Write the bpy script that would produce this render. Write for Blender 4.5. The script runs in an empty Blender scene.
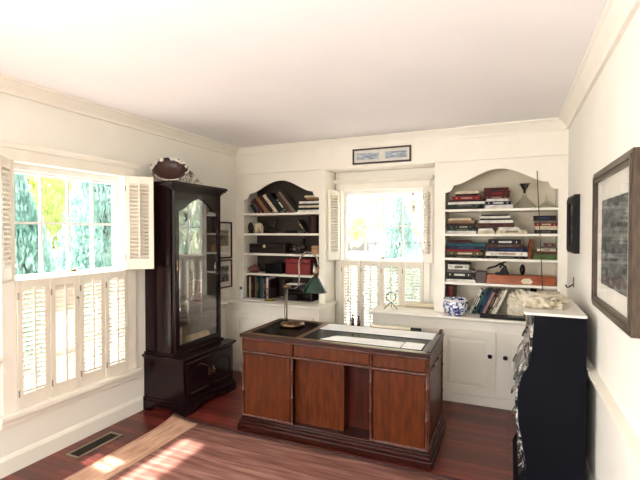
import bpy, bmesh, math, random
from mathutils import Vector, Matrix, Euler, noise

random.seed(7)
SC = bpy.context.scene
COL = SC.collection
PI = math.pi
R = math.radians

# ------------------------------------------------------------------ camera
F_PX, CX, CY = 434.0, 320.0, 240.0
EYE = Vector((0.0, 0.0, 1.505))
YAW, PITCH = R(23.64), R(1.06)
cam_d = bpy.data.cameras.new('camera')
cam_d.sensor_width = 36.0
cam_d.lens = F_PX / 640.0 * 36.0
cam_d.clip_start = 0.02
cam = bpy.data.objects.new('camera', cam_d)
COL.objects.link(cam)
cam.location = EYE
cam.rotation_euler = Euler((PI / 2 - PITCH, 0, YAW), 'XYZ')
SC.camera = cam
CM = cam.rotation_euler.to_matrix()


def ray(u, v):
    return CM @ Vector(((u - CX) / F_PX, -(v - CY) / F_PX, -1.0))


def on_y(u, v, y):
    d = ray(u, v)
    return EYE + d * (y / d.y)


def on_x(u, v, x):
    d = ray(u, v)
    return EYE + d * (x / d.x)


def on_z(u, v, z):
    d = ray(u, v)
    return EYE + d * ((z - EYE.z) / d.z)


# ------------------------------------------------------------------ materials
def lin(c):
    out = []
    for v in c:
        v /= 255.0
        out.append(v / 12.92 if v <= 0.04045 else ((v + 0.055) / 1.055) ** 2.4)
    return out


MATS = {}


def mat(name, rgb, rough=0.5, metal=0.0, rgb2=None, scale=8.0, stretch=(1, 1, 1), detail=3.0,
        bump=0.0, coat=0.0, contrast=(0.35, 0.65), trans=0.0, spec=None):
    if name in MATS:
        return MATS[name]
    m = bpy.data.materials.new(name)
    m.use_nodes = True
    nt = m.node_tree
    b = nt.nodes['Principled BSDF']
    b.inputs['Roughness'].default_value = rough
    b.inputs['Metallic'].default_value = metal
    if coat:
        b.inputs['Coat Weight'].default_value = coat
        b.inputs['Coat Roughness'].default_value = 0.08
    if spec is not None:
        b.inputs['Specular IOR Level'].default_value = spec
    if trans:
        b.inputs['Transmission Weight'].default_value = trans
    c1 = lin(rgb)
    c2 = lin(rgb2) if rgb2 else [min(1, x * 0.9) for x in c1]
    tc = nt.nodes.new('ShaderNodeTexCoord')
    mp = nt.nodes.new('ShaderNodeMapping')
    mp.inputs['Scale'].default_value = stretch
    nz = nt.nodes.new('ShaderNodeTexNoise')
    nz.inputs['Scale'].default_value = scale
    nz.inputs['Detail'].default_value = detail
    cr = nt.nodes.new('ShaderNodeValToRGB')
    cr.color_ramp.elements[0].position = contrast[0]
    cr.color_ramp.elements[1].position = contrast[1]
    cr.color_ramp.elements[0].color = (*c1, 1)
    cr.color_ramp.elements[1].color = (*c2, 1)
    nt.links.new(tc.outputs['Object'], mp.inputs['Vector'])
    nt.links.new(mp.outputs['Vector'], nz.inputs['Vector'])
    nt.links.new(nz.outputs['Fac'], cr.inputs['Fac'])
    nt.links.new(cr.outputs['Color'], b.inputs['Base Color'])
    if bump:
        bp = nt.nodes.new('ShaderNodeBump')
        bp.inputs['Strength'].default_value = bump
        bp.inputs['Distance'].default_value = 0.01
        nt.links.new(nz.outputs['Fac'], bp.inputs['Height'])
        nt.links.new(bp.outputs['Normal'], b.inputs['Normal'])
    MATS[name] = m
    return m


M_WALL = mat('cream_wall_paint', (237, 234, 223), 0.75, rgb2=(234, 230, 218), scale=3, bump=0.02)
M_CEIL = mat('ceiling_paint', (246, 243, 243), 0.85, rgb2=(243, 240, 240), scale=2)
M_TRIM = mat('cream_trim_paint', (240, 235, 222), 0.45, rgb2=(237, 231, 217), scale=4)
M_SHUT = mat('shutter_paint', (229, 222, 207), 0.45, rgb2=(225, 217, 201), scale=4)
M_SASH = mat('white_sash_paint', (246, 244, 240), 0.4)
M_DARK = mat('dark_cherry_lacquer', (30, 10, 14), 0.16, rgb2=(17, 6, 8), scale=6, stretch=(6, 6, 0.5), spec=0.3)
M_DARKIN = mat('dark_cabinet_lining', (24, 14, 13), 0.6)
M_DESK = mat('mahogany_panel', (96, 46, 18), 0.3, rgb2=(56, 22, 9), scale=9, stretch=(5, 5, 0.8), detail=6, spec=0.25, contrast=(0.25, 0.75))
M_DESKD = mat('mahogany_frame', (54, 20, 12), 0.28, rgb2=(34, 12, 8), scale=7, stretch=(1, 4, 5), spec=0.3)
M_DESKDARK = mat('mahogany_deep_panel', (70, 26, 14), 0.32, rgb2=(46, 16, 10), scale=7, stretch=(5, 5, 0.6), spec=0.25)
M_BAMBOO = mat('bamboo_moulding_wood', (92, 46, 26), 0.3, rgb2=(54, 24, 14), scale=30)
M_LEATHER = mat('black_desk_leather', (10, 8, 7), 0.2, rgb2=(15, 11, 9), scale=60, spec=0.06)
M_INLAY = mat('brass_inlay', (196, 160, 104), 0.3, 0.8)
M_BRASS = mat('aged_brass', (150, 124, 92), 0.28, 1.0, rgb2=(104, 82, 60), scale=20)
M_CHROME = mat('polished_steel', (124, 116, 106), 0.25, 1.0, rgb2=(100, 93, 84))
M_SILVER = mat('tarnished_silver', (150, 146, 140), 0.25, 1.0, rgb2=(90, 86, 82), scale=30)
M_BLACK = mat('black_paint', (10, 10, 11), 0.4, rgb2=(13, 13, 15), scale=10, spec=0.25)
M_NAVY = mat('blue_black_lacquer', (10, 11, 17), 0.6, rgb2=(13, 14, 21), scale=3, spec=0.08)
M_GREEN = mat('green_lamp_glass', (6, 48, 30), 0.2, rgb2=(4, 36, 22), scale=10, coat=0.4)
M_WHITEP = mat('white_paper', (244, 243, 238), 0.7)
M_CREAMP = mat('cream_page_edges', (222, 212, 188), 0.8, rgb2=(204, 192, 164), scale=80, stretch=(1, 1, 12))
M_MARBLE = mat('white_marble', (240, 236, 228), 0.25, rgb2=(222, 216, 206), scale=5, detail=8)
M_CLOTH = mat('cream_canvas', (232, 223, 202), 0.9, rgb2=(208, 197, 172), scale=14, bump=0.3)
M_WPLAS = mat('white_plastic', (238, 238, 236), 0.35)
M_GREY = mat('pale_grey_metal', (150, 138, 120), 0.4, 0.6)
M_BACKL = mat('bookcase_lining_paint', (214, 204, 182), 0.6, rgb2=(208, 197, 174), scale=4)
M_GOLD = mat('dark_bronze_frame_wood', (84, 70, 56), 0.35, 0.2, rgb2=(60, 48, 37), scale=12, stretch=(1, 6, 1))
M_FRBR = mat('dark_brown_frame_side', (58, 34, 24), 0.4, rgb2=(44, 26, 18), scale=14)
M_REDFR = mat('oxblood_frame', (82, 26, 26), 0.35)
M_MAT = mat('ivory_picture_mat', (232, 228, 216), 0.8)
M_GRASS = mat('pale_gravel', (150, 146, 138), 0.9, rgb2=(130, 126, 118), scale=6, detail=6)
M_BARK = mat('grey_bark', (110, 96, 82), 0.9, rgb2=(70, 60, 50), scale=12, bump=0.5)
M_SIDING = mat('pink_beige_siding', (232, 208, 204), 0.7)


def leaf_mat(name, a, b):
    m = bpy.data.materials.new(name)
    m.use_nodes = True
    nt = m.node_tree
    nt.nodes.clear()
    out = nt.nodes.new('ShaderNodeOutputMaterial')
    mx = nt.nodes.new('ShaderNodeMixShader')
    mx.inputs['Fac'].default_value = 0.5
    d = nt.nodes.new('ShaderNodeBsdfDiffuse')
    t = nt.nodes.new('ShaderNodeBsdfTranslucent')
    tc = nt.nodes.new('ShaderNodeTexCoord')
    nz = nt.nodes.new('ShaderNodeTexNoise')
    nz.inputs['Scale'].default_value = 2.2
    nz.inputs['Detail'].default_value = 6
    cr = nt.nodes.new('ShaderNodeValToRGB')
    cr.color_ramp.elements[0].position = 0.38
    cr.color_ramp.elements[1].position = 0.62
    cr.color_ramp.elements[0].color = (*lin(a), 1)
    cr.color_ramp.elements[1].color = (*lin(b), 1)
    L = nt.links.new
    L(tc.outputs['Object'], nz.inputs['Vector'])
    L(nz.outputs['Fac'], cr.inputs['Fac'])
    L(cr.outputs['Color'], d.inputs['Color'])
    L(cr.outputs['Color'], t.inputs['Color'])
    L(d.outputs[0], mx.inputs[1])
    L(t.outputs[0], mx.inputs[2])
    L(mx.outputs[0], out.inputs['Surface'])
    return m


M_TEAL = leaf_mat('blue_green_needles', (112, 156, 144), (178, 206, 198))
M_LIME = leaf_mat('yellow_green_leaves', (170, 184, 112), (204, 212, 152))
M_BACKLEAF = leaf_mat('bright_young_leaves', (214, 222, 140), (240, 242, 214))
M_PALE = leaf_mat('pale_leaves', (190, 206, 196), (232, 234, 210))


def glass_mat(name, refl, tint=(1, 1, 1), rough=0.0):
    m = bpy.data.materials.new(name)
    m.use_nodes = True
    nt = m.node_tree
    nt.nodes.clear()
    out = nt.nodes.new('ShaderNodeOutputMaterial')
    mx = nt.nodes.new('ShaderNodeMixShader')
    tr = nt.nodes.new('ShaderNodeBsdfTransparent')
    tr.inputs['Color'].default_value = (*tint, 1)
    gl = nt.nodes.new('ShaderNodeBsdfGlossy')
    gl.inputs['Roughness'].default_value = rough
    mx.inputs['Fac'].default_value = refl
    nt.links.new(tr.outputs[0], mx.inputs[1])
    nt.links.new(gl.outputs[0], mx.inputs[2])
    nt.links.new(mx.outputs[0], out.inputs['Surface'])
    return m


M_GLASS = glass_mat('window_glass', 0.04)
M_CABGLASS = glass_mat('cabinet_glass', 0.18)
M_PICGLASS = glass_mat('picture_glass', 0.10)


def clear_glass():
    m = bpy.data.materials.new('clear_bottle_glass')
    m.use_nodes = True
    nt = m.node_tree
    nt.nodes.clear()
    out = nt.nodes.new('ShaderNodeOutputMaterial')
    mx = nt.nodes.new('ShaderNodeMixShader')
    lw = nt.nodes.new('ShaderNodeLayerWeight')
    lw.inputs['Blend'].default_value = 0.10
    tr = nt.nodes.new('ShaderNodeBsdfTransparent')
    tr.inputs['Color'].default_value = (0.96, 0.97, 0.96, 1)
    gl = nt.nodes.new('ShaderNodeBsdfGlossy')
    gl.inputs['Roughness'].default_value = 0.05
    gl.inputs['Color'].default_value = (0.85, 0.85, 0.83, 1)
    nt.links.new(lw.outputs['Facing'], mx.inputs['Fac'])
    nt.links.new(tr.outputs[0], mx.inputs[1])
    nt.links.new(gl.outputs[0], mx.inputs[2])
    nt.links.new(mx.outputs[0], out.inputs['Surface'])
    return m


M_CLEAR = clear_glass()


def floor_mat():
    m = bpy.data.materials.new('cherry_floor_planks')
    m.use_nodes = True
    nt = m.node_tree
    b = nt.nodes['Principled BSDF']
    L = nt.links.new
    tc = nt.nodes.new('ShaderNodeTexCoord')
    br = nt.nodes.new('ShaderNodeTexBrick')
    br.inputs['Scale'].default_value = 1.0
    br.inputs['Brick Width'].default_value = 1.3
    br.inputs['Row Height'].default_value = 0.058
    br.inputs['Mortar Size'].default_value = 0.0035
    br.inputs['Mortar Smooth'].default_value = 0.3
    br.inputs['Bias'].default_value = 0.0
    br.inputs['Color1'].default_value = (*lin((126, 54, 44)), 1)
    br.inputs['Color2'].default_value = (*lin((82, 31, 25)), 1)
    br.inputs['Mortar'].default_value = (*lin((44, 16, 14)), 1)
    L(tc.outputs['Object'], br.inputs['Vector'])
    mp = nt.nodes.new('ShaderNodeMapping')
    mp.inputs['Scale'].default_value = (1.5, 22, 1)
    nz = nt.nodes.new('ShaderNodeTexNoise')
    nz.inputs['Scale'].default_value = 3
    nz.inputs['Detail'].default_value = 6
    L(tc.outputs['Object'], mp.inputs['Vector'])
    L(mp.outputs[0], nz.inputs['Vector'])
    mx = nt.nodes.new('ShaderNodeMixRGB')
    mx.blend_type = 'MULTIPLY'
    mx.inputs['Fac'].default_value = 0.6
    cr = nt.nodes.new('ShaderNodeValToRGB')
    cr.color_ramp.elements[0].color = (0.55, 0.5, 0.5, 1)
    cr.color_ramp.elements[1].color = (1.2, 1.15, 1.1, 1)
    L(nz.outputs['Fac'], cr.inputs['Fac'])
    L(br.outputs['Color'], mx.inputs[1])
    L(cr.outputs['Color'], mx.inputs[2])
    L(mx.outputs[0], b.inputs['Base Color'])
    b.inputs['Roughness'].default_value = 0.3
    bp = nt.nodes.new('ShaderNodeBump')
    bp.inputs['Strength'].default_value = 0.15
    bp.inputs['Distance'].default_value = 0.004
    L(br.outputs['Fac'], bp.inputs['Height'])
    bp.invert = True
    L(bp.outputs[0], b.inputs['Normal'])
    return m


def rug_mat():
    m = bpy.data.materials.new('faded_rust_rug')
    m.use_nodes = True
    nt = m.node_tree
    b = nt.nodes['Principled BSDF']
    b.inputs['Roughness'].default_value = 0.95
    L = nt.links.new
    tc = nt.nodes.new('ShaderNodeTexCoord')
    mp = nt.nodes.new('ShaderNodeMapping')
    mp.inputs['Scale'].default_value = (1.2, 16, 1)
    nz = nt.nodes.new('ShaderNodeTexNoise')
    nz.inputs['Scale'].default_value = 2.0
    nz.inputs['Detail'].default_value = 7
    L(tc.outputs['Object'], mp.inputs['Vector'])
    L(mp.outputs[0], nz.inputs['Vector'])
    cr = nt.nodes.new('ShaderNodeValToRGB')
    e = cr.color_ramp.elements
    e[0].position = 0.3
    e[0].color = (*lin((90, 50, 42)), 1)
    e[1].position = 0.72
    e[1].color = (*lin((146, 108, 95)), 1)
    k = e.new(0.5)
    k.color = (*lin((118, 76, 64)), 1)
    L(nz.outputs['Fac'], cr.inputs['Fac'])
    L(cr.outputs[0], b.inputs['Base Color'])
    nf = nt.nodes.new('ShaderNodeTexNoise')
    nf.inputs['Scale'].default_value = 160
    L(tc.outputs['Object'], nf.inputs['Vector'])
    bp = nt.nodes.new('ShaderNodeBump')
    bp.inputs['Strength'].default_value = 0.4
    bp.inputs['Distance'].default_value = 0.004
    L(nf.outputs['Fac'], bp.inputs['Height'])
    L(bp.outputs[0], b.inputs['Normal'])
    return m


def art_mat(name, stops, scale, stretch=(1, 1, 1), detail=6, rough=0.6):
    m = bpy.data.materials.new(name)
    m.use_nodes = True
    nt = m.node_tree
    b = nt.nodes['Principled BSDF']
    b.inputs['Roughness'].default_value = rough
    L = nt.links.new
    tc = nt.nodes.new('ShaderNodeTexCoord')
    mp = nt.nodes.new('ShaderNodeMapping')
    mp.inputs['Scale'].default_value = stretch
    nz = nt.nodes.new('ShaderNodeTexNoise')
    nz.inputs['Scale'].default_value = scale
    nz.inputs['Detail'].default_value = detail
    nz.inputs['Roughness'].default_value = 0.65
    cr = nt.nodes.new('ShaderNodeValToRGB')
    e = cr.color_ramp.elements
    e[0].position, e[0].color = stops[0][0], (*lin(stops[0][1]), 1)
    e[1].position, e[1].color = stops[-1][0], (*lin(stops[-1][1]), 1)
    for p, c in stops[1:-1]:
        k = e.new(p)
        k.color = (*lin(c), 1)
    L(tc.outputs['Object'], mp.inputs['Vector'])
    L(mp.outputs[0], nz.inputs['Vector'])
    L(nz.outputs['Fac'], cr.inputs['Fac'])
    L(cr.outputs[0], b.inputs['Base Color'])
    return m


M_FLOOR = floor_mat()
M_RUG = rug_mat()
M_RUGEDGE = mat('dark_rug_border', (58, 30, 26), 0.95, rgb2=(44, 22, 20), scale=40)
M_ETCH = art_mat('grey_etching', [(0.32, (28, 32, 32)), (0.5, (72, 78, 77)), (0.68, (150, 153, 146))], 9, (1, 1, 2.5))
M_SEA = art_mat('blue_grey_seascape', [(0.35, (98, 110, 128)), (0.5, (150, 166, 186)), (0.65, (222, 224, 224))], 12, (1, 1, 5))
M_SEPIA = art_mat('sepia_photo', [(0.35, (60, 50, 42)), (0.5, (120, 104, 84)), (0.7, (190, 172, 140))], 10)
M_BW = art_mat('black_and_white_photo', [(0.35, (30, 30, 30)), (0.5, (90, 90, 88)), (0.7, (200, 200, 196))], 14)
M_DARKART = art_mat('dark_print', [(0.35, (18, 18, 18)), (0.65, (52, 48, 44))], 8)
M_CHINO = art_mat('black_lacquer_with_cream_scenes', [(0.46, (16, 16, 20)), (0.5, (120, 128, 130)), (0.56, (214, 202, 186)), (0.6, (24, 22, 26))], 9, (1, 1, 0.8), 3, 0.25)
M_PORC = art_mat('blue_and_white_porcelain', [(0.43, (236, 238, 244)), (0.47, (40, 56, 128)), (0.55, (46, 62, 136)), (0.6, (236, 238, 244))], 18, (1, 1, 1), 2, 0.2)
M_WICKER = art_mat('black_and_white_wicker', [(0.44, (24, 20, 18)), (0.54, (214, 208, 196))], 24, (1, 1, 1), 2, 0.6)
M_BOXW = art_mat('worn_orange_brown_wood', [(0.3, (120, 52, 22)), (0.55, (164, 84, 40)), (0.75, (140, 66, 30))], 6, (1, 4, 6), 5, 0.4)


# ------------------------------------------------------------------ mesh helpers
def nb():
    return bmesh.new()


def box(bm, x0, x1, y0, y1, z0, z1, mtx=None):
    vs = [bm.verts.new(Vector(p)) for p in
          [(x0, y0, z0), (x1, y0, z0), (x1, y1, z0), (x0, y1, z0), (x0, y0, z1), (x1, y0, z1), (x1, y1, z1), (x0, y1, z1)]]
    if mtx is not None:
        for v in vs:
            v.co = mtx @ v.co
    for f in [(0, 3, 2, 1), (4, 5, 6, 7), (0, 1, 5, 4), (1, 2, 6, 5), (2, 3, 7, 6), (3, 0, 4, 7)]:
        bm.faces.new([vs[i] for i in f])
    return vs


def prism(bm, pts, axis, a0, a1):
    """extrude a closed 2D outline along an axis: 'x' -> (y,z), 'y' -> (x,z), 'z' -> (x,y)"""
    def P(p, a):
        return {'x': (a, p[0], p[1]), 'y': (p[0], a, p[1]), 'z': (p[0], p[1], a)}[axis]
    A = [bm.verts.new(P(p, a0)) for p in pts]
    B = [bm.verts.new(P(p, a1)) for p in pts]
    n = len(pts)
    bm.faces.new(A[::-1])
    bm.faces.new(B)
    for i in range(n):
        j = (i + 1) % n
        bm.faces.new((A[i], A[j], B[j], B[i]))


def strip(bm, lo, hi, y0, y1):
    """solid between two polylines in x,z with equal counts, thick in y"""
    n = len(lo)
    a = [[bm.verts.new((p[0], y, p[1])) for p in ln] for y in (y0, y1) for ln in (lo, hi)]
    l0, h0, l1, h1 = a
    for i in range(n - 1):
        bm.faces.new((l0[i], l0[i + 1], h0[i + 1], h0[i]))
        bm.faces.new((l1[i + 1], l1[i], h1[i], h1[i + 1]))
        bm.faces.new((l0[i + 1], l0[i], l1[i], l1[i + 1]))
        bm.faces.new((h0[i], h0[i + 1], h1[i + 1], h1[i]))
    bm.faces.new((l0[0], h0[0], h1[0], l1[0]))
    bm.faces.new((l0[-1], l1[-1], h1[-1], h0[-1]))


def tube(bm, pts, r, seg=8, caps=True):
    pts = [Vector(p) for p in pts]
    rs = r if isinstance(r, (list, tuple)) else [r] * len(pts)
    rings = []
    up = Vector((0, 0, 1))
    prev = None
    for i, p in enumerate(pts):
        t = (pts[min(i + 1, len(pts) - 1)] - pts[max(i - 1, 0)])
        t = t.normalized() if t.length > 1e-9 else Vector((0, 0, 1))
        if prev is None:
            n = t.cross(up)
            if n.length < 1e-3:
                n = t.cross(Vector((1, 0, 0)))
            n.normalize()
        else:
            n = prev - t * prev.dot(t)
            n.normalize()
        prev = n
        b = t.cross(n)
        rings.append([bm.verts.new(p + (n * math.cos(2 * PI * k / seg) + b * math.sin(2 * PI * k / seg)) * rs[i]) for k in range(seg)])
    for i in range(len(rings) - 1):
        for k in range(seg):
            j = (k + 1) % seg
            bm.faces.new((rings[i][k], rings[i][j], rings[i + 1][j], rings[i + 1][k]))
    if caps:
        bm.faces.new(rings[0][::-1])
        bm.faces.new(rings[-1])


def lathe(bm, prof, seg=24, c=(0, 0, 0), mtx=None):
    """revolve (r,z) about Z"""
    rings = []
    for r, z in prof:
        if r < 1e-5:
            rings.append([bm.verts.new((c[0], c[1], c[2] + z))])
        else:
            rings.append([bm.verts.new((c[0] + r * math.cos(2 * PI * k / seg), c[1] + r * math.sin(2 * PI * k / seg), c[2] + z)) for k in range(seg)])
    if mtx is not None:
        for rg in rings:
            for v in rg:
                v.co = mtx @ v.co
    for a, b in zip(rings, rings[1:]):
        for k in range(seg):
            j = (k + 1) % seg
            if len(a) == 1 and len(b) == 1:
                continue
            if len(a) == 1:
                bm.faces.new((a[0], b[j], b[k]))
            elif len(b) == 1:
                bm.faces.new((a[k], a[j], b[0]))
            else:
                bm.faces.new((a[k], a[j], b[j], b[k]))


def ball(bm, c, r, sub=2, sc=(1, 1, 1), rot=None):
    g = bmesh.ops.create_icosphere(bm, subdivisions=sub, radius=r)
    for v in g['verts']:
        v.co = Vector((v.co.x * sc[0], v.co.y * sc[1], v.co.z * sc[2]))
        if rot is not None:
            v.co = rot @ v.co
        v.co += Vector(c)


def frame_ring(bm, x0, x1, z0, z1, w, y0, y1, w2=None):
    """rectangular frame in the xz plane"""
    h = w if w2 is None else w2
    box(bm, x0, x0 + w, y0, y1, z0, z1)
    box(bm, x1 - w, x1, y0, y1, z0, z1)
    box(bm, x0 + w, x1 - w, y0, y1, z0, z0 + h)
    box(bm, x0 + w, x1 - w, y0, y1, z1 - h, z1)


def obj(name, bm, m, parent=None, origin=None, bevel=0.0, smooth=False, label=None):
    if origin is not None:
        o = Vector(origin)
        for v in bm.verts:
            v.co -= o
    bmesh.ops.recalc_face_normals(bm, faces=bm.faces)
    me = bpy.data.meshes.new(name)
    bm.to_mesh(me)
    bm.free()
    me.materials.append(m)
    if smooth:
        for p in me.polygons:
            p.use_smooth = True
    ob = bpy.data.objects.new(name, me)
    COL.objects.link(ob)
    if parent is not None:
        ob.parent = parent
    elif origin is not None:
        ob.location = origin
    if bevel:
        md = ob.modifiers.new('bevel', 'BEVEL')
        md.width = bevel
        md.segments = 2
        md.limit_method = 'ANGLE'
        md.angle_limit = R(40)
    if label:
        ob['label'] = label
    return ob


def thing(name, label, cat, loc=(0, 0, 0), rot=(0, 0, 0), group=None):
    o = bpy.data.objects.new(name, None)
    o.empty_display_size = 0.05
    COL.objects.link(o)
    o.location = loc
    o.rotation_euler = rot
    return tag(o, label, cat, group)


def tag(o, label, cat, group=None):
    o['label'] = label
    o['category'] = cat
    if group:
        o['group'] = group
    return o


def struct(name, bm, m, bevel=0.0, parent=None):
    o = obj(name, bm, m, parent, bevel=bevel)
    if parent is None:
        o['kind'] = 'structure'
    return o


def struct_empty(name, loc=(0, 0, 0)):
    o = bpy.data.objects.new(name, None)
    COL.objects.link(o)
    o.location = loc
    o['kind'] = 'structure'
    return o


# ------------------------------------------------------------------ room shell
XL, XR, YF, YB, YW, ZC = -2.85, 0.44, -1.7, 4.13, 4.42, 2.44
TH = 0.15

bm = nb(); box(bm, XL - TH, XR + TH, YF - TH, YW + TH, -0.1, 0); struct('floor', bm, M_FLOOR)
bm = nb(); box(bm, XL - TH, XR + TH, YF - TH, YW + TH, ZC, ZC + 0.1); struct('ceiling', bm, M_CEIL)


def wall_hole_x(bm, x0, x1, y0, y1, holes, z1=ZC):
    """wall slab between x0,x1 running along y with rectangular holes (ya,yb,za,zb)"""
    y = y0
    for ya, yb, za, zb in holes:
        box(bm, x0, x1, y, ya, 0, z1)
        box(bm, x0, x1, ya, yb, 0, za)
        box(bm, x0, x1, ya, yb, zb, z1)
        y = yb
    box(bm, x0, x1, y, y1, 0, z1)


def wall_hole_y(bm, y0, y1, x0, x1, holes, z1=ZC):
    x = x0
    for xa, xb, za, zb in holes:
        box(bm, x, xa, y0, y1, 0, z1)
        box(bm, xa, xb, y0, y1, 0, za)
        box(bm, xa, xb, y0, y1, zb, z1)
        x = xb
    box(bm, x, x1, y0, y1, 0, z1)


WL = (1.72, 2.585, 0.38, 1.95)          # left window: y0,y1,z0,z1
WB = (-1.675, -0.79, 0.38, 1.95)        # back window: x0,x1,z0,z1
LW2 = (-1.25, -0.1, 0.38, 2.05)         # second left window, unseen behind the camera, added to let light in
FW = (-2.45, -0.05, 0.25, 2.15)         # wide unseen window behind the camera, added to let light in
bm = nb(); wall_hole_x(bm, XL - TH, XL, YF - TH, YW + TH, [LW2, WL]); struct('wall_left', bm, M_WALL)
bm = nb(); box(bm, XR, XR + TH, YF - TH, YW + TH, 0, ZC); struct('wall_right', bm, M_WALL)
bm = nb(); wall_hole_y(bm, YW, YW + TH, XL, XR, [WB]); struct('wall_back', bm, M_WALL)
bm = nb(); wall_hole_y(bm, YF - TH, YF, XL, XR, [FW]); struct('wall_front', bm, M_WALL)

# frieze over bookcases and bay
bm = nb(); box(bm, XL, XR, YB - 0.012, YW, 2.147, ZC); struct('trim_1', bm, M_TRIM, 0.003)
# crown mouldings
CR = [(0, 0), (0.085, 0), (0.085, -0.012), (0.07, -0.02), (0.055, -0.034), (0.03, -0.058), (0.02, -0.072), (0.02, -0.085), (0, -0.085)]
bm = nb(); prism(bm, [(XL + p[0], ZC + p[1]) for p in CR], 'y', YF, YB - 0.012); struct('trim_2', bm, M_TRIM)
bm = nb(); prism(bm, [(XR - p[0], ZC + p[1]) for p in CR], 'y', YF, YB - 0.012); struct('trim_3', bm, M_TRIM)
xs = on_y(459, 130, YB).x
bm = nb(); prism(bm, [(YB - 0.012 - p[0] * 0.6, ZC + p[1]) for p in CR], 'x', XL + 0.02, xs); struct('trim_4', bm, M_TRIM)
bm = nb(); prism(bm, [(YB - 0.012 - p[0] * 0.95, ZC + p[1] * 1.12) for p in CR], 'x', xs, XR - 0.02); struct('trim_5', bm, M_TRIM)
# bay jambs between the bookcases
# baseboards
BBP = [(0, 0), (0.018, 0), (0.018, 0.095), (0.012, 0.108), (0.005, 0.12), (0, 0.12)]
bm = nb(); prism(bm, [(XL + p[0], p[1]) for p in BBP], 'y', YF, 2.74); struct('baseboard_left', bm, M_TRIM)
bm = nb(); prism(bm, [(XR - p[0], p[1]) for p in BBP], 'y', YF, 3.96); struct('baseboard_right', bm, M_TRIM)
# chair rails
RAIL = [(0, 0.70), (0.018, 0.70), (0.022, 0.715), (0.045, 0.728), (0.045, 0.745), (0, 0.745)]
bm = nb(); prism(bm, [(XR - p[0], p[1]) for p in RAIL], 'y', YF, 3.96); struct('trim_6', bm, M_TRIM)
bm = nb(); prism(bm, [(XL + p[0], p[1]) for p in RAIL], 'y', YF, 1.63); struct('trim_7', bm, M_TRIM)
bm = nb(); prism(bm, [(XL + p[0], p[1]) for p in RAIL], 'y', 3.46, 3.93); struct('trim_8', bm, M_TRIM)


# ------------------------------------------------------------------ windows (local: x along width, y outward from room, z up)
def window(name, loc, rotz, w, z0, z1, casing=0.085, head=True, cols=4):
    w_ = struct_empty(name, loc)
    w_.rotation_euler = (0, 0, rotz)
    h = z1 - z0
    bm = nb()   # casing + head + sill + apron on the room side (y<0)
    box(bm, -casing, 0, -0.02, 0, z0, z1)
    box(bm, w, w + casing, -0.02, 0, z0, z1)
    if head:
        box(bm, -casing, w + casing, -0.022, 0, z1, z1 + 0.075)
        prism(bm, [(0, z1 + 0.075), (-0.03, z1 + 0.075), (-0.045, z1 + 0.10), (-0.055, z1 + 0.105), (-0.055, z1 + 0.118), (0, z1 + 0.118)], 'x', -casing - 0.03, w + casing + 0.03)
    obj('window_casing', bm, M_TRIM, w_, bevel=0.003)
    bm = nb()
    box(bm, -casing - 0.03, w + casing + 0.03, -0.06, TH - 0.02, z0 - 0.03, z0)
    box(bm, -casing - 0.01, w + casing + 0.01, -0.018, 0, z0 - 0.085, z0 - 0.03)
    obj('window_sill', bm, M_TRIM, w_, bevel=0.004)
    zm = (z0 + z1) / 2 + 0.035
    for (a, b, y, nm) in ((zm - 0.02, z1, 0.075, 'upper_sash'), (z0, zm + 0.02, 0.045, 'lower_sash')):
        bm = nb()
        frame_ring(bm, 0, w, a, b, 0.035, y, y + 0.03, 0.04)
        for c in range(1, cols):
            x = 0.035 + (w - 0.07) * c / cols
            box(bm, x - 0.008, x + 0.008, y + 0.004, y + 0.026, a + 0.04, b - 0.04)
        box(bm, 0.035, w - 0.035, y + 0.006, y + 0.024, (a + b) / 2 - 0.008, (a + b) / 2 + 0.008)
        s = obj(nm, bm, M_SASH, w_)
        bm = nb()
        box(bm, 0.02, w - 0.02, y + 0.013, y + 0.016, a + 0.02, b - 0.02)
        obj('window_pane', bm, M_GLASS, s)
    bm = nb()
    box(bm, w / 2 - 0.02, w / 2 + 0.02, 0.03, 0.05, zm + 0.02, zm + 0.032)
    tube(bm, [(w / 2, 0.04, zm + 0.032), (w / 2 + 0.025, 0.03, zm + 0.04)], 0.006)
    obj('sash_lock', bm, M_BRASS, w_)
    return w_


LINING_L_SHADED = mat('bookcase_lining_shaded', (54, 41, 31), 0.6, rgb2=(49, 37, 28), scale=4)  # shade inside the left bookcase, painted into its lining colour
w1 = window('window_1', (XL, WL[0], 0), PI / 2, WL[1] - WL[0], WL[2], WL[3])
w2 = window('window_2', (WB[0], YW, 0), 0, WB[1] - WB[0], WB[2], WB[3], casing=0.06)
w3 = window('window_3', (XL, LW2[0], 0), PI / 2, LW2[1] - LW2[0], LW2[2], LW2[3])
w4 = window('window_4', (FW[1], YF, 0), PI, FW[1] - FW[0], FW[2], FW[3], cols=6)


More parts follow.
